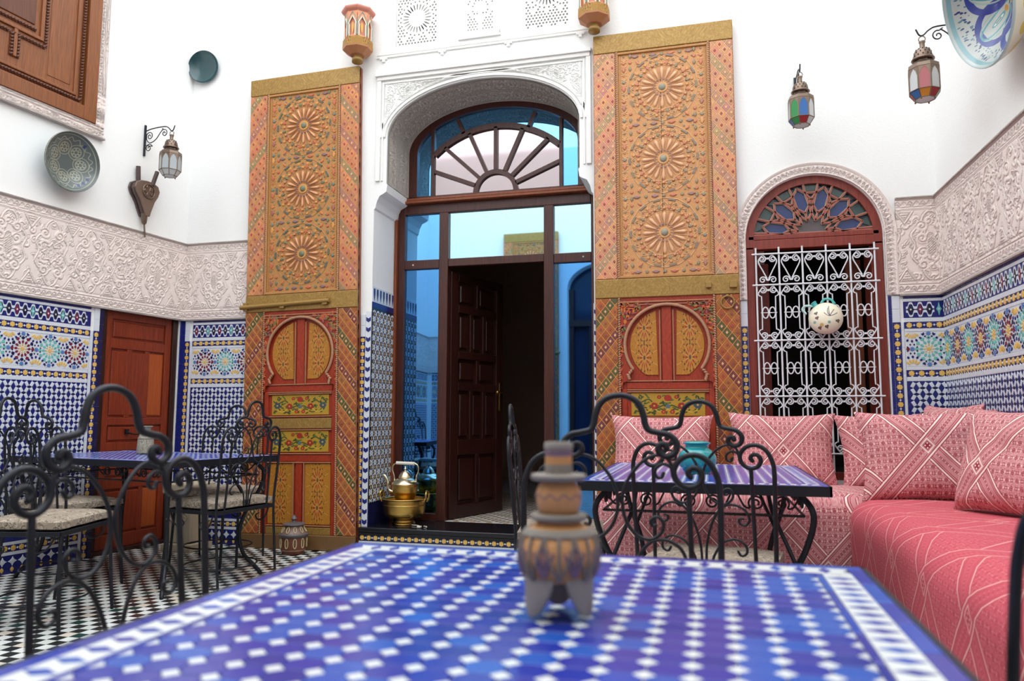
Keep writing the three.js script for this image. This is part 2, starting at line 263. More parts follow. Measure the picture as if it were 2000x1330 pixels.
const K = { white: [0.70, 0.74, 0.79], blue: [0.014, 0.02, 0.16], navy: [0.012, 0.014, 0.07], teal: [0.16, 0.5, 0.45], yellow: [0.76, 0.49, 0.12], maroon: [0.20, 0.02, 0.04], black: [0.015, 0.015, 0.02], sky: [0.09, 0.2, 0.48], ochre: [0.50, 0.30, 0.14] };
mat.floorMix = std({ vertexColors: true, roughness: 0.3 });
mat.iron = std({ color: new THREE.Color(0.022, 0.024, 0.03), roughness: 0.42, metalness: 0.55 });
mat.whiteIron = std({ color: new THREE.Color(0.74, 0.75, 0.78), roughness: 0.45 });
mat.darkWood = std({ color: 0xffffff, map: rep(woodMap([46, 20, 15], [88, 38, 26]), 2, 1), roughness: 0.38 });
mat.leafWood = std({ color: 0xffffff, map: rep(woodMap([32, 15, 11], [66, 29, 19]), 2, 1), roughness: 0.34 });
mat.brownWood = std({ color: 0xffffff, map: rep(woodMap([104, 48, 24], [150, 78, 40]), 2, 1), roughness: 0.45 });
mat.redWood = std({ color: 0xffffff, map: rep(woodMap([98, 30, 12], [158, 62, 22]), 2.5, 1), roughness: 0.4 });
mat.redWood2 = std({ color: 0xffffff, map: rep(woodMap([150, 62, 18], [186, 92, 34]), 3, 1), roughness: 0.4 });
mat.shutterWood = std({ color: 0xffffff, map: rep(woodMap([106, 56, 22], [150, 88, 42]), 2, 1), roughness: 0.5 });
mat.shutterDark = std({ color: 0xffffff, map: rep(woodMap([72, 34, 14], [112, 58, 26]), 2, 1), roughness: 0.5 });
mat.windowWood = std({ color: 0xffffff, map: rep(woodMap([104, 34, 24], [150, 58, 40]), 2, 1), roughness: 0.45 });
mat.gold = std({ color: 0xffffff, map: rep(noiseTex(256, 256, 9, 5, 2, [132, 100, 44], [180, 144, 80], true), 2, 4), roughness: 0.42, metalness: 0.25, bumpMap: rep(fineBump, 3, 3), bumpScale: 0.0015 });
mat.goldField = std({ color: 0xffffff, map: rep(noiseTex(256, 256, 12, 6, 3, [160, 108, 54], [196, 144, 84], true), 3, 3), roughness: 0.55, bumpMap: rep(fineBump, 4, 4), bumpScale: 0.0015 });
mat.paintMix = std({ vertexColors: true, roughness: 0.55 });
mat.redPaint = std({ color: 0xffffff, map: rep(noiseTex(256, 256, 10, 6, 2, [132, 34, 12], [176, 62, 22], true), 2, 2), roughness: 0.5 });
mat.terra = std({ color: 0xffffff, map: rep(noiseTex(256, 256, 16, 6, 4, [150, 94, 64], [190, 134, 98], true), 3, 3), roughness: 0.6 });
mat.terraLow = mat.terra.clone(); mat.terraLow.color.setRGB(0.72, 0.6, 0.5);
mat.rope = std({ color: new THREE.Color(0.42, 0.22, 0.12), roughness: 0.55 });
mat.starPaint = std({ map: tex(starPaint), color: new THREE.Color(0.74, 0.55, 0.46), roughness: 0.5 });
mat.flowerPaint = std({ map: tex(flowerPaint), color: new THREE.Color(0.8, 0.78, 0.72), roughness: 0.5 });
mat.rose = std({ map: tex(roseCanvas, true, 1 / 0.43, 1 / 0.5), roughness: 0.9, bumpMap: rep(weave, 8, 8), bumpScale: 0.0012 });
mat.seatRed = std({ map: tex(redCanvas, true, 1 / 0.46, 1 / 0.54), roughness: 0.85, bumpMap: rep(weave, 8, 8), bumpScale: 0.0014 });
mat.brocade = std({ map: tex(brocade, true, 4, 4), color: new THREE.Color(0.66, 0.6, 0.54), roughness: 0.85, bumpMap: rep(weave, 8, 8), bumpScale: 0.001 });
mat.marble = std({ color: 0xffffff, map: rep(noiseTex(256, 256, 4, 3, 7, [10, 11, 14], [36, 37, 44], true), 1, 2), roughness: 0.16 });
mat.brass = std({ color: new THREE.Color(0.72, 0.46, 0.12), metalness: 1, roughness: 0.24, bumpMap: rep(fineBump, 6, 6), bumpScale: 0.0006 });
mat.paleBrass = std({ color: new THREE.Color(0.78, 0.68, 0.45), metalness: 1, roughness: 0.22 });
mat.oldBrass = std({ color: new THREE.Color(0.2, 0.145, 0.11), metalness: 0.85, roughness: 0.36 });
mat.ivory = std({ color: new THREE.Color(0.75, 0.7, 0.6), roughness: 0.4 });
mat.blueGlass = std({ color: new THREE.Color(0.17, 0.50, 0.92), metalness: 1, roughness: 0.02 });
mat.skyGlass = std({ color: new THREE.Color(0.5, 0.8, 0.95), metalness: 1, roughness: 0.02 });
mat.deepGlass = std({ color: new THREE.Color(0.1, 0.33, 0.72), metalness: 1, roughness: 0.02 });
mat.paleGlass = std({ color: new THREE.Color(0.40, 0.335, 0.35), metalness: 1, roughness: 0.05 });
mat.darkGlass = std({ color: new THREE.Color(0.02, 0.03, 0.07), roughness: 0.08 });
mat.navyGlass = std({ color: new THREE.Color(0.025, 0.045, 0.16), roughness: 0.08 });
mat.greenGlass = std({ color: new THREE.Color(0.05, 0.085, 0.08), roughness: 0.08 });
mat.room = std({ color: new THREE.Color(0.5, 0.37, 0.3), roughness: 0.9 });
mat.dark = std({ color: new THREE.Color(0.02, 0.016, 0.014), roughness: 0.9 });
mat.clay = std({ color: new THREE.Color(0.6, 0.29, 0.1), roughness: 0.4, bumpMap: rep(fineBump, 3, 3), bumpScale: 0.0006 });
mat.clayGrey = std({ color: new THREE.Color(0.3, 0.265, 0.225), roughness: 0.6, bumpMap: rep(fineBump, 3, 3), bumpScale: 0.0012 });
mat.clayViolet = std({ color: new THREE.Color(0.19, 0.12, 0.17), roughness: 0.4 });
mat.turquoise = new THREE.MeshPhysicalMaterial({ color: new THREE.Color(0.012, 0.3, 0.32), roughness: 0.18, clearcoat: 0.6, clearcoatRoughness: 0.1 });
mat.navyPaint = std({ color: new THREE.Color(0.03, 0.04, 0.2), roughness: 0.3 });
mat.leather = std({ color: new THREE.Color(0.08, 0.05, 0.045), roughness: 0.5 });
// ---------------------------------------------------------------- room shell
const WZ = -5.24, HT = 5.7, CX = -4.19, RX = 1.43, FZ = 1.2;   // back wall, wall height, corners, wall behind the camera
const LTH = Math.acos(0.11), RTH = -Math.acos(0.016);
const wallLeft = structure('wall_left', [CX, 0, WZ], LTH);
const wallBack = structure('wall_back', [0, 0, WZ]);
const wallRight = structure('wall_right', [RX, 0, WZ], RTH);
const wallFront = structure('wall_front', [0, 0, FZ], PI);
for (const w of [wallLeft, wallBack, wallRight, wallFront]) w.updateMatrixWorld(true);

// back wall with portal notch, window opening and three screens
const portalArch = arcPts(-1.643, 3.17, 0.759, 0.393, 0, PI, 40);
{
  const L = [[-2.5, 0], [-2.5, 2.6], [-2.488, 2.612], [-2.478, 2.66], [-2.455, 2.705], [-2.415, 2.725], [-2.4, 2.735], [-2.392, 2.79], [-2.402, 2.8]], R = L.map((p) => [-3.286 - p[0], p[1]]);
  const out = [[-4.6, 0], ...L, ...portalArch.slice().reverse(), ...R.reverse(), [1.85, 0], [1.85, HT], [-4.6, HT]];
  const win = [[0.25, 0.6], [1.105, 0.6], [1.105, 2.19], ...arcPts(0.6775, 2.19, 0.4275, 0.4275, 0, PI, 32).slice(1)];
  const scr = [[-2.345, -1.995], [-1.81, -1.49], [-1.3, -0.955]].map(([a, b]) => [[a, 3.895], [b, 3.895], [b, 4.62], [a, 4.62]]);
  const up = plate(out, -0.46, 0, [win.slice().reverse(), ...scr.map((s) => s.slice().reverse())]);
  part('plaster', up, mat.white, wallBack);
  // carved screens in the three openings
  const holes = (w, h, fn) => { const hs = []; fn((x, y, r, n = 5, a = 0, sx = 1, sy = 1, rot = 0) => { if (Math.abs(x) + r * Math.max(sx, sy) * 0.9 < w / 2 - 0.006 && Math.abs(y) + r * Math.max(sx, sy) * 0.9 < h / 2 - 0.006) hs.push(ngon(n, r, a, sx, sy).map((p) => [x + p[0] * cos(rot) - p[1] * sin(rot), y + p[0] * sin(rot) + p[1] * cos(rot)]).reverse()); }); return hs; };
  [[-2.17, 4.12], [-1.65, 0], [-1.128, 4.2]].forEach(([cx, ry], k) => {
    const w = k === 1 ? 0.32 : 0.345, h = 0.725, cy = 4.2575, y0 = ry - cy;
    const hs = k === 1
      ? holes(w - 0.09, h, (hole) => { for (let j = -15; j < 16; j++) for (let i = -7; i < 8; i++) { const x = (i + (j % 2 ? 0.5 : 0)) * 0.024, y = j * 0.021; const yy = y + 0.18; if (Math.abs(Math.hypot(x, yy - 0.06) - 0.085) < 0.016 || (Math.abs(x) < 0.02 && yy < 0.02)) continue; if (Math.hypot(x, yy - 0.06) < 0.05) continue; if (y < -0.3) continue; hole(x, y, 0.0078, 4, 0); } })
      : holes(w, h, (hole) => {
        for (let i = 0; i < 24; i++) { const a = i * PI / 12; hole(0.094 * cos(a), y0 + 0.094 * sin(a), 0.03, 6, 0, 1, 0.2, a); }
        for (let i = 0; i < 24; i++) { const a = (i + 0.5) * PI / 12; hole(0.138 * cos(a), y0 + 0.138 * sin(a), 0.0085, 5, a); }
        for (let j = -20; j < 21; j++) for (let i = -8; i < 9; i++) { const x = (i + (j % 2 ? 0.5 : 0)) * 0.026, y = j * 0.0225; const d = Math.hypot(x, y - y0); if (d < 0.156) continue; const fx = Math.abs(((x + 0.78) % 0.104) - 0.052), fy = Math.abs(((y - y0 + 0.9) % 0.135) - 0.0675); if (Math.hypot(fx, fy) < 0.022) continue; hole(x, y, 0.0088, 5, i + j); }
      });
    const s = part('carved_screen', plate([[-w / 2, -h / 2], [w / 2, -h / 2], [w / 2, h / 2], [-w / 2, h / 2]], -0.035, -0.008, hs), mat.carvedWhite, wallBack); s.position.set(cx, cy, 0);
    const b = part('screen_back', bx(-w / 2, w / 2, -h / 2, h / 2, -0.3, -0.29), mat.carvedWhite, wallBack); b.position.set(cx, cy, 0);
    if (k === 1) { const f = part('screen_border', [[bx(-0.16, -0.118, -0.36, 0.36, -0.01, 0.008)], [bx(0.118, 0.16, -0.36, 0.36, -0.01, 0.008)], [bx(-0.16, 0.16, -0.36, -0.325, -0.01, 0.01)], [bx(-0.17, 0.17, -0.372, -0.36, -0.01, 0.016)]], mat.carvedWhite, wallBack); f.position.set(cx, cy, 0); }
  });
  // thin moulding line under the screens with small pendants, raised frame of the portal
  const mo = [[bx(-2.5, -0.79, 3.818, 3.83, 0, 0.012)], [bx(-2.5, -0.79, 3.842, 3.848, 0, 0.008)]];
  for (const x of [-2.44, -1.95, -1.42, -0.87]) mo.push([bx(x - 0.03, x + 0.03, 3.805, 3.822, 0, 0.016)], [bx(x - 0.012, x + 0.012, 3.785, 3.806, 0, 0.016)]);
  for (const [a, b, c, d, e] of [[-2.5, -0.79, 3.66, 3.69, 0.035], [-2.49, -0.8, 3.63, 3.66, 0.02], [-2.49, -2.455, 2.82, 3.63, 0.016], [-0.83, -0.795, 2.82, 3.63, 0.016], [-2.445, -2.43, 2.82, 3.615, 0.01], [-0.855, -0.84, 2.82, 3.615, 0.01], [-2.43, -0.855, 3.6, 3.615, 0.01]]) mo.push([bx(a, b, c, d, 0, e, 0.003)]);
  part('moulding', mo, mat.carvedWhite, wallBack);
  // carved spandrels over the arch
  for (const s of [-1, 1]) part('carved_spandrel', relief(150, 90, (a, b) => { const x0 = 0.03, x1 = 0.775, x = x0 + (x1 - x0) * a, yl = 3.17 + 0.42 * Math.sqrt(Math.max(0, 1 - (x / 0.79) ** 2)) + 0.015, y1 = 3.595; return V(-1.643 + s * x, Math.min(yl, y1) + (y1 - Math.min(yl, y1)) * (s > 0 ? b : b), 0.002); }, (a, b) => { const u = a * 1.0, v = b; return b < 0.02 || b > 0.98 ? 0.8 : stuccoH(u, 0.2 + 0.6 * v); }, s > 0 ? 0.011 : -0.011, (a, b) => [a, b]), mat.carvedWhite, wallBack);
  const ring = []; for (const [r, d] of [[0.01, 0.014], [0.045, 0.01]]) { const p = arcPts(-1.643, 3.17, 0.759 + r, 0.393 + r, 0, PI, 40); const q = arcPts(-1.643, 3.17, 0.759 + r + 0.018, 0.393 + r + 0.018, PI, 0, 40); ring.push([plate([...p, ...q], 0, d)]); }
  part('arch_moulding', ring, mat.carvedWhite, wallBack);
  // carved inside face of the arch, standing 2 mm proud of the plaster
  const sof = relief(200, 60, (a, b) => { const len = 0.37, t = a * (2 * len + 2.0); let x, y; if (t < len) { x = -0.896; y = 2.8 + t; } else if (t > len + 2.0) { x = -2.39; y = 3.17 - (t - len - 2.0); } else { const an = (t - len) / 2.0 * PI; x = -1.643 + 0.747 * cos(an); y = 3.17 + 0.381 * sin(an); } return V(x, y, -0.01 - 0.41 * b); }, (a, b) => b < 0.03 || b > 0.97 ? 0 : stuccoH(a * 9, b) * 0.9, -0.007, (a, b) => [a * 3.6, b]);
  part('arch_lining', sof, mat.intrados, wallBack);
}
// left wall: doorway, upper window
const lw = (s) => -s;
{
  const out = [[-6.75, 0], [-0.75, 0], [-0.75, 1.865], [-0.03, 1.865], [-0.03, 0], [0.4, 0], [0.4, HT], [-6.75, HT]];
  const win = [[-2.3, 3.1], [-0.93, 3.1], [-0.93, 4.7], [-2.3, 4.7]];
  part('plaster', plate(out, -0.35, 0, [win.slice().reverse()]), mat.white, wallLeft);
  part('plaster', plate([[-0.4, 0], [6.75, 0], [6.75, HT], [-0.4, HT]], -0.3, 0), mat.white, wallRight);
  part('plaster', plate([[-1.8, 0], [0.85, 0], [0.85, 3.2], ...arcPts(1.6, 3.2, 0.75, 0.45, 0, PI, 24).reverse().slice(1, -1), [2.35, 3.2], [2.35, 0], [5.3, 0], [5.3, HT], [-1.8, HT]], -0.3, 0), mat.white, wallFront);
  const fd = new THREE.Group(); fd.name = 'facing_door'; wallFront.add(fd);
  part('frame_bar', [[bx(0.85, 0.93, 0, 3.2, -0.25, -0.15)], [bx(2.27, 2.35, 0, 3.2, -0.25, -0.15)], [bx(0.85, 2.35, 2.55, 2.66, -0.25, -0.13)], [bx(1.2, 1.26, 0, 2.55, -0.25, -0.15)], [bx(1.94, 2.0, 0, 2.55, -0.25, -0.15)]], mat.darkWood, fd);
  part('arched_panel', plate([[0.85, 2.6], [2.35, 2.6], [2.35, 3.2], ...arcPts(1.6, 3.2, 0.75, 0.45, 0, PI, 24)], -0.27, -0.25), mat.darkGlass, fd);
  part('door_panel', bx(0.85, 2.35, 0, 2.6, -0.27, -0.25), mat.darkGlass, fd);
  // carved plaster surround of the upper window
  const rim = [];
  for (const [x0, x1, y0, y1] of [[-2.4, -0.86, 3.02, 3.1], [-0.93, -0.86, 3.1, 4.76], [-2.4, -2.3, 3.1, 4.76]]) {
    const hz = x1 - x0 > y1 - y0;
    rim.push([relief(hz ? 220 : 16, hz ? 16 : 240, (a, b) => V(x0 + (x1 - x0) * a, y0 + (y1 - y0) * b, 0.012), (a, b) => (hz ? (b < 0.1 || b > 0.9) : (a < 0.1 || a > 0.9)) ? 0.9 : stuccoH((hz ? a : b) * 2.1, 0.05 + 0.08 * (hz ? b : a)), 0.012, (a, b) => [a, b])], [bx(x0, x1, y0, y1, 0, 0.012)]);
  }
  rim.push([bx(-2.42, -0.85, 3.005, 3.022, 0, 0.035, 0.004)]);
  part('window_surround', rim, mat.stucco, wallLeft);
}
// carved plaster bands
const SB = [1.785, 2.405];
function stuccoBand(wall, x0, x1, fine = 0.0055, off = 0) {
  const n = Math.max(8, Math.round((x1 - x0) / fine)), m = Math.round((SB[1] - SB[0]) / 0.0055);
  const g = relief(n, m, (a, b) => V(x0 + (x1 - x0) * a, SB[0] + (SB[1] - SB[0]) * b, 0.012), (a, b) => stuccoH((x0 + (x1 - x0) * a + off) / 1.2, b), 0.010, (a, b) => [(x0 + (x1 - x0) * a + off) / 1.2, b]);
  part('carved_plaster', [[g], [bx(x0, x1, SB[0] - 0.006, SB[1] + 0.004, 0, 0.013)]], mat.stucco, wall);
  part('plaster_ledge', [[bx(x0, x1, SB[1], SB[1] + 0.012, 0, 0.034, 0.004)], [bx(x0, x1, SB[0] - 0.012, SB[0] + 0.004, 0, 0.026, 0.003)]], mat.stucco, wall);
}
stuccoBand(wallBack, -4.19, -3.5); stuccoBand(wallBack, 1.18, 1.43, 0.0055, 0.72);
stuccoBand(wallLeft, -2.2, 0.0); stuccoBand(wallLeft, -6.6, -2.2, 0.012);
stuccoBand(wallRight, 0, 2.4, 0.0055); stuccoBand(wallRight, 2.4, 6.5, 0.012);
stuccoBand(wallFront, -1.4, 0.3, 0.012); stuccoBand(wallFront, 3.6, 4.9, 0.012);
// carved plaster around the arched window
{
  const w = 0.075, r0 = 0.43;
  const g = relief(260, 12, (a, b) => { const t = a * PI; return V(0.6775 + (r0 + w * b) * cos(t), 2.19 + (r0 + w * b) * sin(t), 0.01); }, (a, b) => b < 0.12 || b > 0.88 ? 0.8 : stuccoH(a * 1.6, 0.03 + 0.09 * b), -0.016, (a, b) => [a * 1.2, 0.1 * b]);
  const gs = [[g], [plate([...arcPts(0.6775, 2.19, r0, r0, 0, PI, 40), ...arcPts(0.6775, 2.19, r0 + w, r0 + w, PI, 0, 40)], 0, 0.011)]];
  for (const [x0, x1] of [[0.2, 0.25], [1.108, 1.18]]) gs.push([relief(10, 70, (a, b) => V(x0 + (x1 - x0) * a, 1.785 + 0.41 * b, 0.01), (a, b) => a < 0.15 || a > 0.85 ? 0.8 : stuccoH(b * 0.4, 0.03 + 0.09 * a), 0.014, (a, b) => [b * 0.4, 0.1 * a])], [bx(x0, x1, 1.785, 2.2, 0, 0.011)]);
  part('window_surround', gs, mat.stucco, wallBack);
}
// ---------------------------------------------------------------- glazed wall tiles
const G = {};   // shared piece shapes
const DA = 0.0715, DB = 0.0785, WA = 0.0165, HA = 0.029;
{
  const wb = DA / 2 - WA, hb = DB / 2 - HA, e = 0.0009;
  const sh = (pts) => { let cx = 0, cy = 0; for (const p of pts) { cx += p[0] / pts.length; cy += p[1] / pts.length; } return pts.map((p) => { const dx = p[0] - cx, dy = p[1] - cy, l = Math.hypot(dx, dy) || 1; return [p[0] - dx / l * e, p[1] - dy / l * e]; }); };
  G.rhomb = tile(sh(rhomb(WA, HA)), 0.008, 0.0012);
  G.small = tile(sh(rhomb(wb, hb)), 0.008, 0.001);
  const hexa = [[WA, 0], [DA / 2 - 0, hb], [DA / 2, DB / 2 - HA], [wb, DB / 2], [0, HA]];
  G.hexR = tile(sh([[WA, 0], [DA / 2, hb], [wb, DB / 2], [0, HA]]), 0.008, 0.0012);
  G.hexL = tile(sh([[-WA, 0], [0, HA], [-wb, DB / 2], [-DA / 2, hb]]), 0.008, 0.0012);
  G.star8 = tile(starPts(8, 0.0195, 0.0145), 0.009, 0.0012);
  G.dot = tile(rhomb(0.0075, 0.0075), 0.009, 0.001);
  G.star8s = tile(starPts(8, 0.0175, 0.010), 0.0085, 0.001);
  G.kite = tile(petalPts(0.0082, 0.031, 0.056, 0.6), 0.0085, 0.001);
  G.drop = tile(petalPts(0.0128, 0.058, 0.081, 0.62), 0.0085, 0.001);
  G.petal = tile(petalPts(0.0066, 0.022, 0.054, 0.7), 0.0085, 0.001);
  G.bead = tile(petalPts(0.0072, 0.058, 0.078, 0.5), 0.0085, 0.001);
  G.spark = tile(rhomb(0.006, 0.0075), 0.0085, 0.0008);
  G.gem = tile([[0, 0.044], [-0.007, 0.013], [-0.0165, 0], [-0.007, -0.013], [0, -0.044], [0.007, -0.013], [0.0165, 0], [0.007, 0.013]], 0.0085, 0.001);
  const rib = (s) => { const N = 16, P = 0.054, o = [], q = []; for (let i = 0; i <= N; i++) { const x = -P / 2 + P * i / N, c = 0.5 + 0.5 * cos(2 * PI * x / P), f = 0.5 + 0.5 * Math.tanh(2.6 * (2 * c - 1)) / Math.tanh(2.6), y = 0.011 + 0.028 * f; o.push([x, s * (y + 0.0085)]); q.push([x, s * (y - 0.0075 + 0.003 * f)]); } const r = s > 0 ? [...q, ...o.reverse()] : [...o, ...q.reverse()]; return r; };
  G.ribU = tile(rib(1), 0.008, 0); G.ribD = tile(rib(-1), 0.008, 0);
  G.cross = tile([[0.016, -0.007], [0.03, 0], [0.016, 0.007], [0.007, 0.016], [0, 0.03], [-0.007, 0.016], [-0.016, 0.007], [-0.03, 0], [-0.016, -0.007], [-0.007, -0.016], [0, -0.03], [0.007, -0.016]], 0.008, 0.001);
  G.flame = tile(petalPts(0.011, 0, 0.034, 0.5), 0.008, 0.001);
}
const bars = new Map();
const bar = (w, h) => { const k = w.toFixed(4) + h.toFixed(4); if (!bars.has(k)) bars.set(k, tile(rectPts(w - 0.0012, h - 0.0012), 0.0075, 0.001)); return bars.get(k); };
// rows of straight tiles
function course(P, x0, x1, y0, y1, len, c, vertical = false) {
  const L = vertical ? y1 - y0 : x1 - x0, n = Math.max(1, Math.round(L / len)), d = L / n;
  for (let i = 0; i < n; i++) P.push(vertical ? [bar(x1 - x0, d), (x0 + x1) / 2, y0 + (i + 0.5) * d, 0, c] : [bar(d, y1 - y0), x0 + (i + 0.5) * d, (y0 + y1) / 2, 0, c]);
}
const ok = (x, x0, x1, m) => x > x0 + m && x < x1 - m;
function ground(P, x0, x1, y0, y1, c) { P.push([tile([[x0, y0], [x1, y0], [x1, y1], [x0, y1]], 0.0055, 0), 0, 0, 0, c, true]); }
function stars(P, x0, x1, y, vertical = false) { // yellow stars on blue
  if (vertical) { const n = Math.round((x1 - x0) / 0.054), d = (x1 - x0) / n; for (let i = 0; i < n; i++) { P.push([G.star8, y, x0 + (i + 0.5) * d, 0, K.yellow], [G.dot, y, x0 + i * d, 0, K.white]); } return; }
  const n = Math.round((x1 - x0) / 0.054), d = (x1 - x0) / n; for (let i = 0; i < n; i++) { P.push([G.star8, x0 + (i + 0.5) * d, y, 0, K.yellow]); if (i) P.push([G.dot, x0 + i * d, y, 0, K.white]); }
}
function dado(P, x0, x1, o = {}) {
  const yb = o.bottom ?? 0;
  course(P, x0, x1, 1.758, 1.778, 0.09, K.blue);
  course(P, x0, x1, 1.738, 1.757, 0.16, K.white);
  ground(P, x0, x1, 1.634, 1.738, K.blue);
  const phase = o.phase || 0, n0 = Math.ceil((x0 + 0.02) / 0.054), n1 = Math.floor((x1 - 0.02) / 0.054);
  for (let i = n0; i <= n1; i++) { const x = i * 0.054; if (ok(x, x0, x1, 0.026)) { P.push([G.ribU, x, 1.686, 0, K.white], [G.ribD, x, 1.686, 0, K.white]); } if (ok(x, x0, x1, 0.016)) { P.push([G.gem, x, 1.686, 0, [K.teal, K.black, K.maroon, K.black][((i + phase) % 4 + 4) % 4]], [G.spark, x, 1.686, 0, K.white, false, 0.0015]); } }
  course(P, x0, x1, 1.606, 1.633, 0.16, K.white);
  ground(P, x0, x1, 1.565, 1.606, K.blue); stars(P, x0, x1, 1.5855);
  course(P, x0, x1, 1.545, 1.564, 0.16, K.white);
  ground(P, x0, x1, 1.323, 1.545, K.white);
  const yc = 1.434, RP = 0.19;
  for (let i = Math.floor((x0 - 0.2) / RP); i <= Math.ceil((x1 + 0.2) / RP); i++) {
    const x = i * RP + (o.ros || 0), odd = ((i % 2) + 2) % 2, put = (g, px, py, r, c) => { const reach = 0.005; const rx = px + sin(-r) * (g === G.kite ? 0.044 : g === G.drop || g === G.bead ? 0.069 : g === G.petal ? 0.04 : 0), ry = py + cos(r) * (g === G.kite ? 0.044 : g === G.drop || g === G.bead ? 0.069 : g === G.petal ? 0.04 : 0); if (ok(rx, x0, x1, reach + 0.006) && ry > 1.334 && ry < 1.534) P.push([g, px, py, r, c]); };
    put(G.star8s, x, yc, 0, K.yellow);
    for (let k = 0; k < 12; k++) { const a = k * PI / 6; put(G.kite, x, yc, a, odd ? K.maroon : K.teal); put(G.drop, x, yc, a, odd ? (k % 2 ? K.maroon : K.navy) : K.teal); }
    for (let k = 0; k < 8; k++) { const a = k * PI / 4; put(G.spark, x + 0.025 * cos(a), yc + 0.025 * sin(a), 0, odd ? K.yellow : K.yellow); }
    const hx = x + RP / 2;
    for (const s of [-1, 1]) { const hy = yc + s * 0.118; for (let k = 0; k < 16; k++) { const a = k * PI / 8; put(G.petal, hx, hy, a, K.yellow); put(G.bead, hx, hy, a, K.blue); } put(G.star8s, x, yc + s * 0.098, 0, K.sky); for (let k = 0; k < 8; k++) { const a = k * PI / 4; put(G.spark, x + 0.027 * cos(a), yc + s * 0.098 + 0.027 * sin(a), 0, K.navy); } }
    put(G.star8s, hx, yc, 0, K.sky); for (let k = 0; k < 8; k++) { const a = (k + 0.5) * PI / 4; put(G.spark, hx + 0.03 * cos(a), yc + 0.03 * sin(a), 0, K.navy); }
  }
  course(P, x0, x1, 1.300, 1.322, 0.16, K.white);
  ground(P, x0, x1, 1.258, 1.3, K.blue); stars(P, x0, x1, 1.279);
  course(P, x0, x1, 1.230, 1.257, 0.16, K.white);
  const d0 = Math.max(yb, 0.2), j1 = Math.floor((1.226 - d0) / (DB / 2));
  ground(P, x0, x1, d0, 1.23, K.blue);
  for (let j = 0; j <= j1; j++) {
    const y = 1.226 - j * DB / 2;
    for (let i = Math.floor(x0 / DA * 2); i <= Math.ceil(x1 / DA * 2); i++) {
      const x = i * DA / 2;
      const big = (((i + j) % 2) + 2) % 2 === 0;
      if (big) { if (ok(x, x0, x1, WA * 0.6) && y > d0 + 0.02 && y < 1.215) P.push([G.rhomb, x, y, 0, K.blue, false, 0.001]); if (y > d0 + 0.01 && y < 1.226 - DB / 2 + 0.04) { if (ok(x + DA / 4, x0, x1, DA / 4 - 0.004)) P.push([G.hexR, x, y, 0, K.white]); if (ok(x - DA / 4, x0, x1, DA / 4 - 0.004)) P.push([G.hexL, x, y, 0, K.white]); } }
      else if (ok(x, x0, x1, 0.016) && y > d0 + 0.01 && y < 1.22) P.push([G.small, x, y, 0, K.navy]);
    }
  }
  if (yb > 0.1) return;
  course(P, x0, x1, 0.18, 0.2, 0.16, K.white);
  ground(P, x0, x1, 0.138, 0.18, K.blue); stars(P, x0, x1, 0.159);
  course(P, x0, x1, 0.116, 0.137, 0.16, K.white);
  ground(P, x0, x1, 0, 0.116, K.blue);
  for (let i = Math.ceil(x0 / 0.066); i <= Math.floor(x1 / 0.066); i++) { const x = i * 0.066; if (ok(x, x0, x1, 0.03)) P.push([G.cross, x, 0.078, 0, K.white], [G.flame, x, 0.01, 0, K.yellow]); }
}
// an upright edge: blue tiles above, yellow stars on blue below; xs = [outer, inner]
function edgeColumn(P, x0, x1, y0 = 0, o = {}) { const w = Math.abs(x1 - x0), a = Math.min(x0, x1), b = Math.max(x0, x1); course(P, a, b, 1.606, 1.778, 0.085, o.up || K.white, true); ground(P, a, b, y0, 1.606, K.blue); stars(P, y0, 1.606, (a + b) / 2, true); }
const pv = V();
function inView(p, m = 0) { pv.copy(p).project(camera); return pv.z < 1 && pv.z > -1 && Math.abs(pv.x) < 1 + m && Math.abs(pv.y) < 1 + m; }
// lays pieces [shape, x, y, turn, colour, isGround, lift]: the largest in view as parts, the rest joined
function lay(wall, P, most, opt = {}) {
  wall.updateMatrixWorld(true);
  const world = V(), list = P.map((p) => {
    p[0].boundingSphere || p[0].computeBoundingSphere();
    const r = p[0].boundingSphere.radius, c = p[0].boundingSphere.center;
    world.set(p[1] + c.x, p[2] + c.y, 0).applyMatrix4(wall.matrixWorld);
    const d = world.distanceTo(CAM), seen = !p[5] && inView(world, -0.01) && !(opt.hidden && opt.hidden(world));
    return { p, score: seen ? r / d : 0 };
  }).sort((a, b) => b.score - a.score);
  const rest = [], gr = [];
  list.forEach(({ p, score }, i) => {
    const m = M4(p[1], p[2], p[6] || 0, p[3]);
    if (p[5]) gr.push([p[0], m, p[4]]);
    else if (score > 0 && most-- > 0) { const t = part('tile', p[0], glaze(p[4]), wall); t.position.set(p[1], p[2], p[6] || 0); t.rotation.z = p[3]; }
    else rest.push([p[0], m, p[4]]);
  });
  if (gr.length) part('tile_ground', gr, mat.glazedMix, wall);
  if (rest.length) part('small_tiles', rest, mat.glazedMix, wall, { kind: 'stuff' });
}
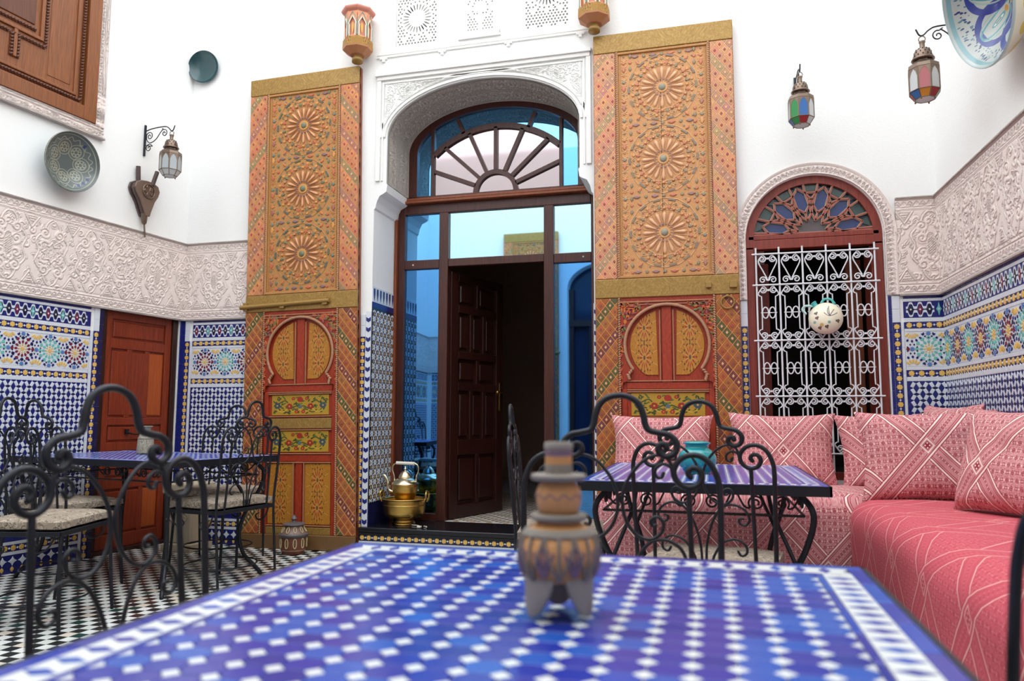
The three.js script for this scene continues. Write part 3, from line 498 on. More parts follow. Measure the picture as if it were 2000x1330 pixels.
{
  const sofaHides = (w) => (w.x > -0.7 && w.y < 0.78) || w.y < 0.3;
  let P = [];
  dado(P, -4.085, -3.45, { phase: 1, ros: 0.03 }); edgeColumn(P, -4.158, -4.112); course(P, -4.185, -4.16, 0, 1.778, 0.12, K.blue, true); course(P, -4.11, -4.087, 0.2, 1.606, 0.16, K.white, true);
  dado(P, 1.2, 1.43, { bottom: 0.45, ros: 0.195, phase: 2 }); edgeColumn(P, 1.134, 1.18, 0.45); course(P, 1.112, 1.132, 0.45, 1.778, 0.12, K.blue, true); course(P, 1.182, 1.199, 0.45, 1.606, 0.16, K.white, true);
  edgeColumn(P, 0.205, 0.248, 0.45);
  // edges of the portal: star column and blue chevrons on white
  for (const [a, b] of [[-2.585, -2.548], [-0.745, -0.7]]) edgeColumn(P, a, b, 0.0);
  for (const x of [-2.522, -0.768]) {
    ground(P, x - 0.022, x + 0.022, 0, 1.8, K.white);
    const chev = tile([[-0.019, 0.008], [0, -0.006], [0.019, 0.008], [0.019, 0.036], [0, 0.024], [-0.019, 0.036]], 0.008, 0.001);
    for (let y = 0.05; y < 1.77; y += 0.076) P.push([chev, x, y, 0, K.blue]);
  }
  lay(wallBack, P, 260, { hidden: sofaHides });
  P = []; dado(P, -6.6, -0.86, { ros: -0.02 }); edgeColumn(P, -0.832, -0.787); course(P, -0.858, -0.834, 0.2, 1.606, 0.16, K.white, true); course(P, -0.785, -0.754, 0, 1.778, 0.12, K.navy, true);
  course(P, -0.028, -0.002, 0, 1.778, 0.12, K.blue, true);
  lay(wallLeft, P, 260, { hidden: (w) => w.y < 0.3 });
  P = []; dado(P, 0.0, 6.4, { bottom: 0.4, ros: 0.06 }); lay(wallRight, P, 290, { hidden: sofaHides });
  P = []; dado(P, -1.35, 0.3, {}); dado(P, 3.6, 4.8, {}); lay(wallFront, P, 0);
}
// inner side of the portal: white plaster over a black, white and ochre mosaic
{
  const jamb = new THREE.Group(); jamb.name = 'jamb_tiling'; wallBack.add(jamb); jamb.position.set(-2.5, 0, 0); jamb.rotation.y = PI / 2;   // local x runs into the portal backwards
  const P = [], X0 = 0.0, X1 = 0.4;
  P.push([bar(X1 - X0, 0.045), 0.2, 1.855, 0, K.blue]);
  ground(P, X0, X1, 0.36, 1.833, K.black); ground(P, X0, X1, 1.878, 1.995, K.white);
  const fl = tile([[0, -0.05], [0.014, 0.005], [0.014, 0.048], [-0.014, 0.048], [-0.014, 0.005]], 0.0075, 0.001);
  for (let i = 0; i < 7; i++) P.push([fl, 0.03 + i * 0.057, 1.935, 0, i % 2 ? K.navy : K.blue]);
  const lozen = tile(rhomb(0.011, 0.017), 0.0075, 0.001), arc = tile([...arcPts(0, 0, 0.026, 0.026, 0.35, PI - 0.35, 7), ...arcPts(0, 0, 0.015, 0.013, PI - 0.35, 0.35, 7)], 0.0075, 0), st = tile(starPts(8, 0.013, 0.008), 0.0078, 0.001);
  for (let j = 0; j < 20; j++) for (let i = 0; i < 6; i++) {
    const x = 0.035 + i * 0.067, y = 1.795 - j * 0.073, oc = (i + j) % 2 ? K.ochre : K.white;
    P.push([arc, x, y - 0.004, 0, K.white], [arc, x, y - 0.02, PI, K.white], [st, x, y - 0.012, 0, K.ochre], [lozen, x - 0.016, y - 0.048, 0, oc], [lozen, x + 0.017, y - 0.048, 0, K.white], [lozen, x + 0.0335, y - 0.012, 0, K.white]);
  }
  course(P, X0, X1, 0.185, 0.36, 0.1, K.navy);
  part('mosaic', P.map((p) => [p[0], M4(p[1], p[2], p[6] || 0, p[3]), p[4]]), mat.glazedMix, jamb, { kind: 'stuff' });
}
// ---------------------------------------------------------------- floor and step
const floor = structure('floor');
part('screed', bx(-5.6, 2.0, -0.2, -0.006, WZ - 0.4, FZ + 0.4), mat.grout, floor);
{
  const T = 0.06, W = [[0.74, 0.77, 0.74], [0.8, 0.81, 0.78], [0.68, 0.71, 0.66], [0.74, 0.66, 0.56]], B = [[0.012, 0.014, 0.016], [0.02, 0.022, 0.022], [0.01, 0.05, 0.045], [0.05, 0.025, 0.02]];
  const g = tile(rectPts(T - 0.0012, T - 0.0012), 0.006, 0.0008); g.rotateX(-PI / 2);
  const list = [];
  for (let j = 0; j < 112; j++) for (let i = 0; i < 104; i++) {
    const x = -4.65 + i * T + T / 2, z = WZ + j * T + T / 2; if (z > FZ || x > RX + 0.1 || x < CX - 0.11 * (z - WZ) - 0.05) continue;
    const c = (i + j) % 2 ? W[rnd() < 0.7 ? (rnd() * 2) | 0 : 2 + ((rnd() * 2) | 0)] : B[rnd() < 0.75 ? (rnd() * 2) | 0 : 2 + ((rnd() * 2) | 0)];
    const w = V(x, 0, z), d = w.distanceTo(CAM); const seen = inView(w, -0.01) && x < -1.3; list.push([x, z, c, seen ? 1 / d : 0]);
  }
  list.sort((a, b) => b[3] - a[3]);
  const fm = new Map(), rest = [];
  list.forEach(([x, z, c, s], i) => { if (i < 300 && s > 0) { const k = c.join(); if (!fm.has(k)) fm.set(k, std({ color: new THREE.Color(...c), roughness: 0.3 })); const t = part('floor_tile', g, fm.get(k), floor); t.position.set(x, -0.006, z); } else rest.push([g, M4(x, -0.006, z), c]); });
  part('floor_tiles', rest, mat.floorMix, floor, { kind: 'stuff' });
}
const step = structure('door_step');
part('step_core', bx(-2.55, -0.73, 0, 0.15, -5.75, -5.215), mat.grout, step);
part('marble_slab', [[bx(-2.55, -0.73, 0.15, 0.185, -5.66, -5.19, 0.008)], [bx(-2.55, -0.73, 0.128, 0.15, -5.4, -5.2, 0.004)]], mat.marble, step);
{
  const f = new THREE.Group(); f.name = 'step_front'; step.add(f); f.position.set(0, 0, -5.215);
  const P = []; ground(P, -2.55, -0.73, 0.085, 0.13, K.navy); stars(P, -2.55, -0.73, 0.108); course(P, -2.55, -0.73, 0.058, 0.083, 0.2, K.white); course(P, -2.55, -0.73, 0.0, 0.056, 0.06, K.blue);
  const rest = [], gr = []; for (const p of P) (p[5] ? gr : rest).push([p[0], M4(p[1], p[2], p[6] || 0, p[3]), p[4]]);
  part('tile_ground', gr, mat.glazedMix, f); part('small_tiles', rest, mat.glazedMix, f, { kind: 'stuff' });
}
// ---------------------------------------------------------------- portal joinery
const ringSector = (cx, cy, r0, r1, a0, a1, z0, z1, n = 16) => plate([...arcPts(cx, cy, r1, r1, a0, a1, n), ...arcPts(cx, cy, r0, r0, a1, a0, n)], z0, z1);
{
  const d = structure('door_1'), Z = -5.66, cx = -1.643;
  const F = (n, x0, x1, y0, y1, z0 = Z - 0.06, z1 = Z, m = mat.darkWood) => part(n, boxUV(bx(x0, x1, y0, y1, z0, z1, 0.005)), m, d);
  for (const [x0, x1] of [[-2.476, -2.415], [-0.87, -0.81]]) F('frame_stile', x0, x1, 0.185, 2.73);
  for (const [x0, x1] of [[-2.115, -2.037], [-1.243, -1.164]]) F('frame_mullion', x0, x1, 0.185, 2.66, Z - 0.06, Z + 0.004);
  F('frame_rail', -2.415, -0.87, 2.66, 2.74); F('frame_rail', -2.415, -2.115, 2.2, 2.275); F('frame_rail', -2.037, -1.243, 2.21, 2.275); F('frame_rail', -1.164, -0.87, 2.195, 2.27);
  F('frame_rail', -2.415, -2.115, 0.185, 0.24); F('frame_rail', -1.164, -0.87, 0.185, 0.24);
  for (const x of [-2.498, -0.81]) F('casing', x, x + 0.024, 0.185, 2.62, Z - 0.03, Z + 0.03, mat.brownWood);
  part('transom_ledge', [[boxUV(bx(-2.46, -0.82, 2.74, 2.762, Z - 0.03, Z + 0.05, 0.006))], [boxUV(bx(-2.45, -0.83, 2.766, 2.79, Z - 0.03, Z + 0.03, 0.006))]], mat.brownWood, d);
  // fanlight
  const outer = (ins) => [[0.759 - ins, 2.79], ...arcPts(0, 3.17, 0.759 - ins, 0.40 - ins * 0.75, 0, PI, 40), [-(0.759 - ins), 2.79]].map((p) => [p[0] + cx, p[1]]);
  const o = outer(-0.012), i = outer(0.085);
  part('arch_frame', boxUV(plate([...o, ...i.reverse()], Z - 0.06, Z)), mat.darkWood, d);
  F('arch_rail', -2.4, -0.89, 2.785, 2.81);
  const yC = 2.573, R0 = 0.79, bl = -2.184, br = -1.104;
  for (const x of [bl, br]) F('fan_post', x - 0.015, x + 0.015, 2.805, x === bl ? 3.385 : 3.37, Z - 0.05, Z - 0.004);
  const aIn = Math.acos(0.531 / R0);
  part('fan_arch', boxUV(ringSector(cx, yC, R0 - 0.03, R0 + 0.015, aIn, PI - aIn, Z - 0.05, Z - 0.004, 28)), mat.darkWood, d);
  part('fan_hub', boxUV(ringSector(cx, 2.803, 0.15, 0.188, 0, PI, Z - 0.05, Z - 0.004, 24)), mat.darkWood, d);
  const hit = (a) => { let r = 0.2; while (r < 0.8) { const x = r * cos(a), y = 2.803 + r * sin(a); if (Math.abs(x) > 0.525 || Math.hypot(x, y - yC) > R0 - 0.02) break; r += 0.004; } return r; };
  const angs = [22, 43, 66, 90, 114, 137, 158].map((q) => q * PI / 180);
  for (const a of angs) { const r = hit(a), l = r - 0.18, b = box(l, 0.03, 0.046, 0.18 + l / 2, 0, 0); b.rotateZ(a); b.translate(cx, 2.803, Z - 0.027); part('fan_spoke', boxUV(b), mat.darkWood, d); }
  for (const a of [66, 114].map((q) => q * PI / 180)) { const b = box(0.14, 0.03, 0.046, 0, 0, 0); b.rotateZ(a); b.translate(cx + 0.66 * cos(a) * 1.12, 2.803 + 0.6 * sin(a) * 1.05, Z - 0.027); part('fan_spoke', boxUV(b), mat.darkWood, d); }
  // panes (mirror-like blue glass; pale glass in the fan)
  const pane = (pts, m = mat.blueGlass) => part('pane', plate(pts, Z - 0.034, Z - 0.028), m, d);
  const rectP = (x0, x1, y0, y1) => [[x0, y0], [x1, y0], [x1, y1], [x0, y1]];
  pane(rectP(-2.418, -2.11, 2.27, 2.665)); pane(rectP(-2.04, -1.24, 2.27, 2.665), mat.skyGlass); pane(rectP(-1.168, -0.866, 2.265, 2.665), mat.skyGlass);
  pane(rectP(-2.418, -2.11, 0.235, 2.205), mat.deepGlass); pane(rectP(-1.168, -0.866, 0.235, 2.2), mat.deepGlass);
  const ell = (x) => 3.17 + (0.40 - 0.0638) * Math.sqrt(Math.max(0, 1 - ((x - cx) / 0.674) ** 2)), inA = (x) => yC + Math.sqrt(Math.max(0, R0 * R0 - (x - cx) ** 2));
  const strip = (x0, x1, lo) => { const t = [], b = []; for (let k = 0; k <= 10; k++) { const x = x0 + (x1 - x0) * k / 10; t.push([x, ell(x) + 0.01]); b.push([x, lo(x) - 0.01]); } return [...b, ...t.reverse()]; };
  pane(strip(-2.322, bl, () => 2.815)); pane(strip(br, -0.964, () => 2.815));
  const cuts = [bl, cx - 0.3, cx + 0.3, br]; for (let k = 0; k < 3; k++) pane(strip(cuts[k], cuts[k + 1], inA));
  const A = [0, ...angs, PI];
  for (let k = 0; k < 8; k++) { const pts = []; const n = 6; for (let q = 0; q <= n; q++) { const a = A[k] + (A[k + 1] - A[k]) * q / n, r = hit(a); pts.push([cx + r * cos(a), 2.803 + r * sin(a)]); } for (let q = n; q >= 0; q--) { const a = A[k] + (A[k + 1] - A[k]) * q / n; pts.push([cx + 0.16 * cos(a), 2.803 + 0.16 * sin(a)]); } pane(pts, mat.paleGlass); }
  pane([...arcPts(cx, 2.805, 0.156, 0.156, 0, PI, 16)], mat.paleGlass);
  // small pale screw caps
  for (const [x, y] of [[-2.34, 2.235], [-0.93, 2.232]]) { const s = new THREE.SphereGeometry(0.007, 10, 6); s.translate(x, y, Z + 0.002); part('screw_cap', s, mat.ivory, d); }

  // the leaf, swung into the room behind
  const leaf = new THREE.Group(); leaf.name = 'door_leaf'; d.add(leaf); leaf.position.set(-2.02, 0.192, Z - 0.05); leaf.rotation.y = 1.24;
  const LW = 0.74, LH = 1.99, T = 0.042, solid = [], raised = [];
  const L = (x0, x1, y0, y1, z0, z1, r = 0.004) => boxUV(bx(x0, x1, y0, y1, z0, z1, r));
  const xs = [0.1, 0.1 + 0.18, 0.1 + 0.36, 0.64], rows = [[0.1, 0.5, 2], [0.62, 1.02, 3], [1.08, 1.28, 2], [1.34, 1.66, 3], [1.72, 1.92, 2]];
  part('leaf_board', L(0, LW, 0, LH, -T + 0.004, -0.03), mat.leafWood, leaf);
  const st = []; st.push([L(0, 0.1, 0, LH, -T, 0)], [L(0.64, LW, 0, LH, -T, 0)]); let y = 0; for (const [a, b, n] of rows) { st.push([L(0.1, 0.64, y, a, -T, 0)]); y = b; for (let k = 1; k < n; k++) { const x = 0.1 + 0.54 * k / n; st.push([L(x - 0.022, x + 0.022, a, b, -T, 0)]); } } st.push([L(0.1, 0.64, y, LH, -T, 0)]);
  part('leaf_framing', st, mat.leafWood, leaf);
  for (const [a, b, n] of rows) for (let k = 0; k < n; k++) { const x0 = 0.1 + 0.54 * k / n + 0.04, x1 = 0.1 + 0.54 * (k + 1) / n - 0.04; part('leaf_panel', plate(rectP(x0, x1, a + 0.03, b - 0.03), -0.032, -0.014, [], 0.008), mat.leafWood, leaf); }
  const h = [[bx(0.68, 0.70, 0.86, 1.1, 0, 0.006, 0.002)], [rod([0.69, 1.02, 0.004], [0.69, 1.02, 0.045], 0.008)], [rod([0.69, 1.02, 0.045], [0.58, 1.02, 0.05], 0.0075)]];
  const k2 = new THREE.SphereGeometry(0.012, 12, 8); k2.translate(0.585, 1.02, 0.05); h.push([k2]);
  part('door_handle', h, mat.brass, leaf);
  // dim room behind
  const rm = structure('back_room');
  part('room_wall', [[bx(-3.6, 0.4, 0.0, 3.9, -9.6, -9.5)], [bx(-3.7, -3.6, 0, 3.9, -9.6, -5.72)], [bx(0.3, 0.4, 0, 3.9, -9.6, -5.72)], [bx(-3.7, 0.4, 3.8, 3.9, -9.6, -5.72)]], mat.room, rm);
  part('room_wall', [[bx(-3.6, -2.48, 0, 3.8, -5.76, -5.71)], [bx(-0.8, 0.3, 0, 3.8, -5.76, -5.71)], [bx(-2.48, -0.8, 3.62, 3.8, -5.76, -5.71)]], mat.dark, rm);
  part('room_floor', bx(-3.6, 0.3, 0.1, 0.18, -9.5, -5.66), mat.grout, rm);
  const tl = [], tg = tile(rectPts(0.043, 0.043), 0.006, 0.0007); tg.rotateX(-PI / 2); const sm = tile(rhomb(0.016, 0.016), 0.0075, 0.0006); sm.rotateX(-PI / 2);
  for (let j = 0; j < 50; j++) for (let i = 0; i < 46; i++) { const x = -2.9 + i * 0.045, z = -5.7 - j * 0.045; tl.push([tg, M4(x, 0.18, z), (i + j) % 3 ? [0.6, 0.56, 0.5] : [0.42, 0.3, 0.2]]); if ((i + j) % 2) tl.push([sm, M4(x, 0.18, z), [0.015, 0.015, 0.02]]); }
  part('floor_tiles', tl, mat.floorMix, rm, { kind: 'stuff' });
}
{
  const b = thing('bench', 'low bench with a deep red cover in the dim room behind the open door', 'bench', [-0.35, 0.18, -7.4]);
  part('bench_cover', boxUV(new RoundedBoxGeometry(0.75, 0.5, 2.6, 3, 0.08).translate(0, 0.33, 0)), mat.seatRed, b); part('bench_base', boxUV(bx(-0.34, 0.34, 0.0, 0.1, -1.25, 1.25, 0.01)), mat.leafWood, b);
}
// ---------------------------------------------------------------- door in the left wall
{
  const d = new THREE.Group(); d.name = 'door_2'; d.userData = { kind: 'structure' }; scene.add(d); d.position.copy(wallLeft.position); d.rotation.y = LTH;
  const X0 = -0.748, X1 = -0.032, Z = -0.035, B = (n, x0, x1, y0, y1, z0, z1, m = mat.redWood, r = 0.004) => part(n, boxUV(bx(x0, x1, y0, y1, z0, z1, r)), m, d);
  B('door_frame', X0, X0 + 0.045, 0, 1.862, Z - 0.05, Z + 0.02, mat.leafWood); B('door_frame', X1 - 0.05, X1, 0, 1.862, Z - 0.05, Z + 0.02, mat.leafWood); B('door_frame', X0, X1, 1.79, 1.862, Z - 0.05, Z + 0.02, mat.leafWood);
  const a = X0 + 0.045, b = X1 - 0.05, w = b - a;
  B('door_board', a, b, 0.03, 1.79, Z - 0.035, Z - 0.012);
  B('door_stile', a, a + 0.06, 0.03, 1.79, Z - 0.03, Z + 0.004); B('door_stile', b - 0.06, b, 0.03, 1.79, Z - 0.03, Z + 0.004);
  for (const [y0, y1] of [[0.03, 0.13], [0.46, 0.54], [0.74, 0.8], [0.93, 0.985], [1.5, 1.57], [1.72, 1.79]]) B('door_rail', a + 0.06, b - 0.06, y0, y1, Z - 0.03, Z + 0.002);
  for (const k of [1, 2]) for (const [y0, y1] of [[0.985, 1.5], [0.13, 0.46]]) B('door_mullion', a + 0.06 + (w - 0.12) * k / 3 - 0.022, a + 0.06 + (w - 0.12) * k / 3 + 0.022, y0, y1, Z - 0.03, Z + 0.001);
  const pn = (x0, x1, y0, y1, m) => part('door_panel', plate([[x0, y0], [x1, y0], [x1, y1], [x0, y1]], Z - 0.014, Z - 0.002, [], 0.008), m, d);
  for (let k = 0; k < 3; k++) for (const [y0, y1] of [[1.0, 1.485], [0.145, 0.445]]) { const c = a + 0.06 + (w - 0.12) * (k + 0.5) / 3; pn(c - 0.072, c + 0.072, y0, y1, k === 2 ? mat.redWood2 : mat.redWood); }
  for (const [y0, y1] of [[1.585, 1.705], [0.815, 0.92], [0.555, 0.725]]) pn(a + 0.075, b - 0.075, y0, y1, mat.redWood);
  // iron drop handle
  part('door_handle', [[tube([[-0.47, 0.875, Z + 0.02], [-0.43, 0.862, Z + 0.03], [-0.38, 0.862, Z + 0.03], [-0.35, 0.88, Z + 0.02]], 0.006, 16)], [bx(-0.485, -0.46, 0.86, 0.9, Z, Z + 0.02)], [bx(-0.36, -0.335, 0.86, 0.9, Z, Z + 0.02)]], mat.iron, d);
  part('door_sill', bx(X0, X1, 0.0, 0.03, -0.2, 0.0, 0.004), mat.leafWood, d);
}
// ---------------------------------------------------------------- shuttered upper window
{
  const s = new THREE.Group(); s.name = 'window_2'; s.userData = { kind: 'structure' }; scene.add(s); s.position.copy(wallLeft.position); s.rotation.y = LTH;
  const X0 = -2.298, X1 = -0.932, Y0 = 3.102, Y1 = 4.69, B = (n, x0, x1, y0, y1, z0, z1, m = mat.shutterWood, r = 0.005) => part(n, boxUV(bx(x0, x1, y0, y1, z0, z1, r)), m, s);
  B('frame_board', X1 - 0.1, X1, Y0, Y1, -0.06, 0.03); B('frame_board', X0, X0 + 0.1, Y0, Y1, -0.06, 0.03); B('frame_board', X0 + 0.1, X1 - 0.1, Y0, Y0 + 0.1, -0.06, 0.03); B('frame_board', X0 + 0.1, X1 - 0.1, Y1 - 0.1, Y1, -0.06, 0.03);
  B('shutter_board', X0 + 0.1, X1 - 0.1, Y0 + 0.1, Y1 - 0.1, -0.06, 0.004);
  // twisted bead mouldings with a flat fillet beside them
  const bead = (ax, ay, bx2, by2) => { const l = Math.hypot(bx2 - ax, by2 - ay), n = Math.round(l / 0.022), o = []; for (let i = 0; i < n; i++) { const t = (i + 0.5) / n, e = new THREE.SphereGeometry(0.0115, 6, 4); e.scale(1.25, 0.75, 0.9); e.rotateZ(0.7); e.translate(ax + (bx2 - ax) * t, ay + (by2 - ay) * t, 0.014); o.push([e]); } const horiz = Math.abs(bx2 - ax) > Math.abs(by2 - ay); o.push([bx(Math.min(ax, bx2) - (horiz ? 0 : 0.012), Math.max(ax, bx2) + (horiz ? 0 : 0.012), Math.min(ay, by2) - (horiz ? 0.012 : 0), Math.max(ay, by2) + (horiz ? 0.012 : 0), 0.0, 0.012)]); part('bead_moulding', o, mat.shutterDark, s); };
  const xl = X0 + 0.12, xr = X1 - 0.125, yb = Y0 + 0.13, yt = Y1 - 0.12;
  bead(xl, yb, xr, yb); bead(xr, yb, xr, yt); bead(xl, yt, xr, yt);
  B('fillet', xr - 0.055, xr - 0.03, yb + 0.03, yt, 0.0, 0.016); B('fillet', xl, xr - 0.03, yb + 0.02, yb + 0.04, 0, 0.016);
  bead(xr + 0.07, Y0 + 0.02, xr + 0.07, Y1);
  // stepped key pattern of fillets
  const xk = X0 + 0.93, yk = Y0 + 0.42;
  B('fillet', xk - 0.013, xk + 0.013, yk, yt, 0.0, 0.02); bead(xk + 0.03, yk - 0.03, xk + 0.03, yt); bead(xk - 0.2, yk - 0.03, xk + 0.03, yk - 0.03);
  B('fillet', xk - 0.19, xk - 0.165, yb + 0.1, yk, 0.0, 0.02); bead(xk - 0.2, yb + 0.1, xk - 0.2, yk - 0.03); bead(xk - 0.155, yb + 0.1, xk - 0.155, yk - 0.03); B('fillet', xk - 0.6, xk, yk, yk + 0.025, 0, 0.018);
  bead(xl, yk + 0.06, xk - 0.04, yk + 0.06); bead(xl, yk - 0.03, xk - 0.22, yk - 0.03); B('shutter_panel', xl + 0.1, xk - 0.05, yk + 0.09, yt - 0.1, 0.0, 0.012, mat.shutterDark); B('shutter_panel', xk + 0.06, xr - 0.08, yb + 0.08, yt - 0.1, 0.0, 0.008);
}
// ---------------------------------------------------------------- arched window with star lattice
{
  const w = structure('window_1', [0, 0, WZ]), cx = 0.6775, cy = 2.2, Z = -0.02;
  const B = (n, x0, x1, y0, y1, z0 = -0.09, z1 = Z, m = mat.windowWood) => part(n, boxUV(bx(x0, x1, y0, y1, z0, z1, 0.005)), m, w);
  B('window_frame', 0.252, 0.305, 0.6, 2.15); B('window_frame', 1.05, 1.103, 0.6, 2.15); B('window_frame', 0.252, 1.103, 2.13, 2.195); B('window_frame', 0.305, 1.05, 0.6, 0.65);
  B('window_reveal', 0.305, 0.318, 0.65, 2.13, -0.3, -0.05); B('window_reveal', 1.037, 1.05, 0.65, 2.13, -0.3, -0.05);
  part('arch_frame', boxUV(ringSector(cx, 2.19, 0.375, 0.426, 0, PI, -0.09, Z, 40)), mat.windowWood, w);
  B('window_frame', cx - 0.41, cx + 0.41, 2.195, 2.225);
  part('glass_back', plate(arcPts(cx, 2.2, 0.4, 0.4, 0, PI, 32), -0.06, -0.055), mat.darkGlass, w);
  // star lattice strips
  const red = [], cream = [];
  const strip = (a, b, wd = 0.0085) => { const l = Math.hypot(b[0] - a[0], b[1] - a[1]) + wd * 0.6, an = Math.atan2(b[1] - a[1], b[0] - a[0]); for (const [arr, ww, z0, z1] of [[cream, wd * 1.7, -0.05, -0.03], [red, wd, -0.05, -0.022]]) { const g = box(l, ww, z1 - z0, 0, 0, (z0 + z1) / 2); g.rotateZ(an); g.translate((a[0] + b[0]) / 2 + cx, (a[1] + b[1]) / 2 + cy, 0); arr.push([g]); } };
  const pol = (r, a, off = 0) => [r * cos(a) - off * sin(a), r * sin(a) + off * cos(a)];
  const A0 = 10.5 * PI / 180, DA6 = 31.8 * PI / 180, lift = (q) => [q[0], Math.max(q[1] + 0.03, 0.03)];
  const H = Array.from({ length: 6 }, (_, k) => A0 + k * DA6), mids = [-A0 * 0.6, ...H.slice(0, 5).map((a) => a + DA6 / 2), PI + A0 * 0.6];
  const hw = 0.04, q6 = (a, e = 0) => [pol(0.142 + e, a), pol(0.185 + e * 0.6, a, hw - e), pol(0.275 - e * 0.6, a, hw - e), pol(0.318 - e, a), pol(0.275 - e * 0.6, a, -hw + e), pol(0.185 + e * 0.6, a, -hw + e)].map(lift);
  const star = []; H.forEach((a, k) => { star.push(lift(pol(0.135, mids[k])), lift(pol(0.088, a))); }); star.push(lift(pol(0.135, mids[6])));
  part('pane', plate(star.map((p) => [p[0] + cx, p[1] + cy - 0.004]), -0.054, -0.046), std({ color: new THREE.Color(0.1, 0.08, 0.085), roughness: 0.12 }), w);
  for (let i = 0; i + 1 < star.length; i++) strip(star[i], star[i + 1]);
  H.forEach((a, k) => {
    const q = q6(a); for (let i = 0; i < 6; i++) strip(q[i], q[(i + 1) % 6]);
    strip(q[2], lift(pol(0.372, a, 0.052))); strip(q[4], lift(pol(0.372, a, -0.052))); strip(q[0], lift(pol(0.088, a)));
    if (k < 5) { const n = q6(a + DA6), m = mids[k + 1]; strip(q[1], lift(pol(0.135, m))); strip(n[5], lift(pol(0.135, m))); strip(q[2], n[4]); strip(q[1], lift(pol(0.228, m))); strip(n[5], lift(pol(0.228, m))); strip(lift(pol(0.228, m)), q[2]); strip(lift(pol(0.228, m)), n[4]); const e = [lift(pol(0.29, m, -0.03)), lift(pol(0.365, m, -0.055)), lift(pol(0.365, m, 0.055)), lift(pol(0.29, m, 0.03))].map((v) => [v[0] + cx, v[1] + cy]); part('pane', plate(e, -0.054, -0.046), mat.greenGlass, w); }
    part('pane', plate(q6(a, 0.006).map((p) => [p[0] + cx, p[1] + cy]), -0.054, -0.046), mat.navyGlass, w);
    const o = [lift(pol(0.318, a, 0.01)), lift(pol(0.318, a, -0.01)), lift(pol(0.368, a, -0.042)), lift(pol(0.368, a, 0.042))].map((v) => [v[0] + cx, v[1] + cy]); part('pane', plate(o, -0.054, -0.046), mat.greenGlass, w);
  });
  strip([-0.372, 0.03], [0.372, 0.03]);
  part('lattice_edging', cream, std({ color: new THREE.Color(0.55, 0.46, 0.33), roughness: 0.6 }), w); part('lattice_strip', red, std({ color: new THREE.Color(0.36, 0.09, 0.06), roughness: 0.5 }), w);
  // dim room seen through the opening
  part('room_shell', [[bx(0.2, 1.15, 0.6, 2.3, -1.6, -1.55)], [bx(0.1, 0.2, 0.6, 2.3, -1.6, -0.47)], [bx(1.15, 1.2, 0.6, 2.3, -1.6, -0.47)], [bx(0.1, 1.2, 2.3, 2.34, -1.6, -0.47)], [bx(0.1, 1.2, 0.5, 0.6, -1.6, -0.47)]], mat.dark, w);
  B('inner_shutter', 0.93, 1.03, 0.65, 2.1, -0.42, -0.38, mat.brownWood); B('inner_shutter', 0.33, 0.42, 0.65, 2.1, -0.42, -0.38, mat.windowWood);
}
// white wrought iron grille
{
  const g = thing('window_grille', 'white wrought iron window grille of scrolls and ovals in the arched window', 'grille', [0, 0, WZ + 0.012]);
  const xs = [0, 1, 2, 3, 4, 5].map((i) => 0.312 + i * 0.1466), ys = [2.09, 1.88, 1.507, 1.138, 0.769];
  for (const x of xs) part('upright_bar', rod([x, 0.65, 0], [x, 2.135, 0], 0.0062), mat.whiteIron, g);
  for (const y of ys) part('cross_bar', rod([0.285, y, 0.006], [1.07, y, 0.006], 0.0058), mat.whiteIron, g);
  const up = (p, s) => p.map((q) => [q[0], s * q[1], 0]);
  // scroll pair end: from the spiral out to a stem
  const R = 0.024;
  const stemTop = [...spiral(0.033, -0.034, 0.006, R, PI * 3.6, -PI * 3.1, 22), [0.062, -0.052, 0], [0.062, -0.066, 0], [0.05, -0.076, 0], [0.044, -0.09, 0]];
  const vTop = [...spiral(0.033, -0.034, 0.006, R, PI * 3.6, -PI * 3.1, 22), [0.058, -0.05, 0], [0.03, -0.115, 0], [0.006, -0.165, 0]];
  const vLow = [...spiral(0.033, 0.034, 0.006, R, -PI * 3.6, PI * 2.6, 22)];
  const shapes = { v: tube(vTop, 0.0045, 60, 6), v2: tube(mir(vTop), 0.0045, 60, 6), l: tube(vLow, 0.0045, 44, 6), l2: tube(mir(vLow), 0.0045, 44, 6) };
  const side = (h) => { const top = stemTop, low = stemTop.map((p) => [p[0], -h - p[1], 0]).reverse(); return [...top, ...low]; };
  const hs = [ys[1] - ys[2], ys[2] - ys[3], ys[3] - ys[4]]; const sides = hs.map((h) => [tube(side(h), 0.0045, 120, 6), tube(mir(side(h)), 0.0045, 120, 6)]);
  const ov = tube(arcPts(0, 0, 0.019, 0.037, 0, 2 * PI, 16).slice(0, -1).map((p) => [p[0], p[1], 0]), 0.0045, 32, 6, true);
  const tie = rod([-0.052, 0, 0], [0.052, 0, 0], 0.003, 5), col = box(0.014, 0.012, 0.012);
  const put = (n, geo, x, y) => { const m = part(n, geo, mat.whiteIron, g); m.position.set(x, y, 0); return m; };
  for (let i = 0; i < 5; i++) {
    const x = (xs[i] + xs[i + 1]) / 2;
    put('scroll', shapes.v, x, ys[0]); put('scroll', shapes.v2, x, ys[0]); put('scroll', shapes.l, x, ys[1]); put('scroll', shapes.l2, x, ys[1]);
    hs.forEach((h, k) => { put('scroll', sides[k][0], x, ys[k + 1]); put('scroll', sides[k][1], x, ys[k + 1]); if (k < 3) { const m = ys[k + 1] - h / 2; put('oval', ov, x - 0.022, m); put('oval', ov, x + 0.022, m); put('tie', tie, x, m); put('collar', col, x, m); put('collar', col, x, ys[k + 1] - 0.034); put('collar', col, x, ys[k + 1] - h + 0.034); } });
    put('collar', col, x, ys[0] - 0.03); put('collar', col, x, ys[1] + 0.034);
  }
}
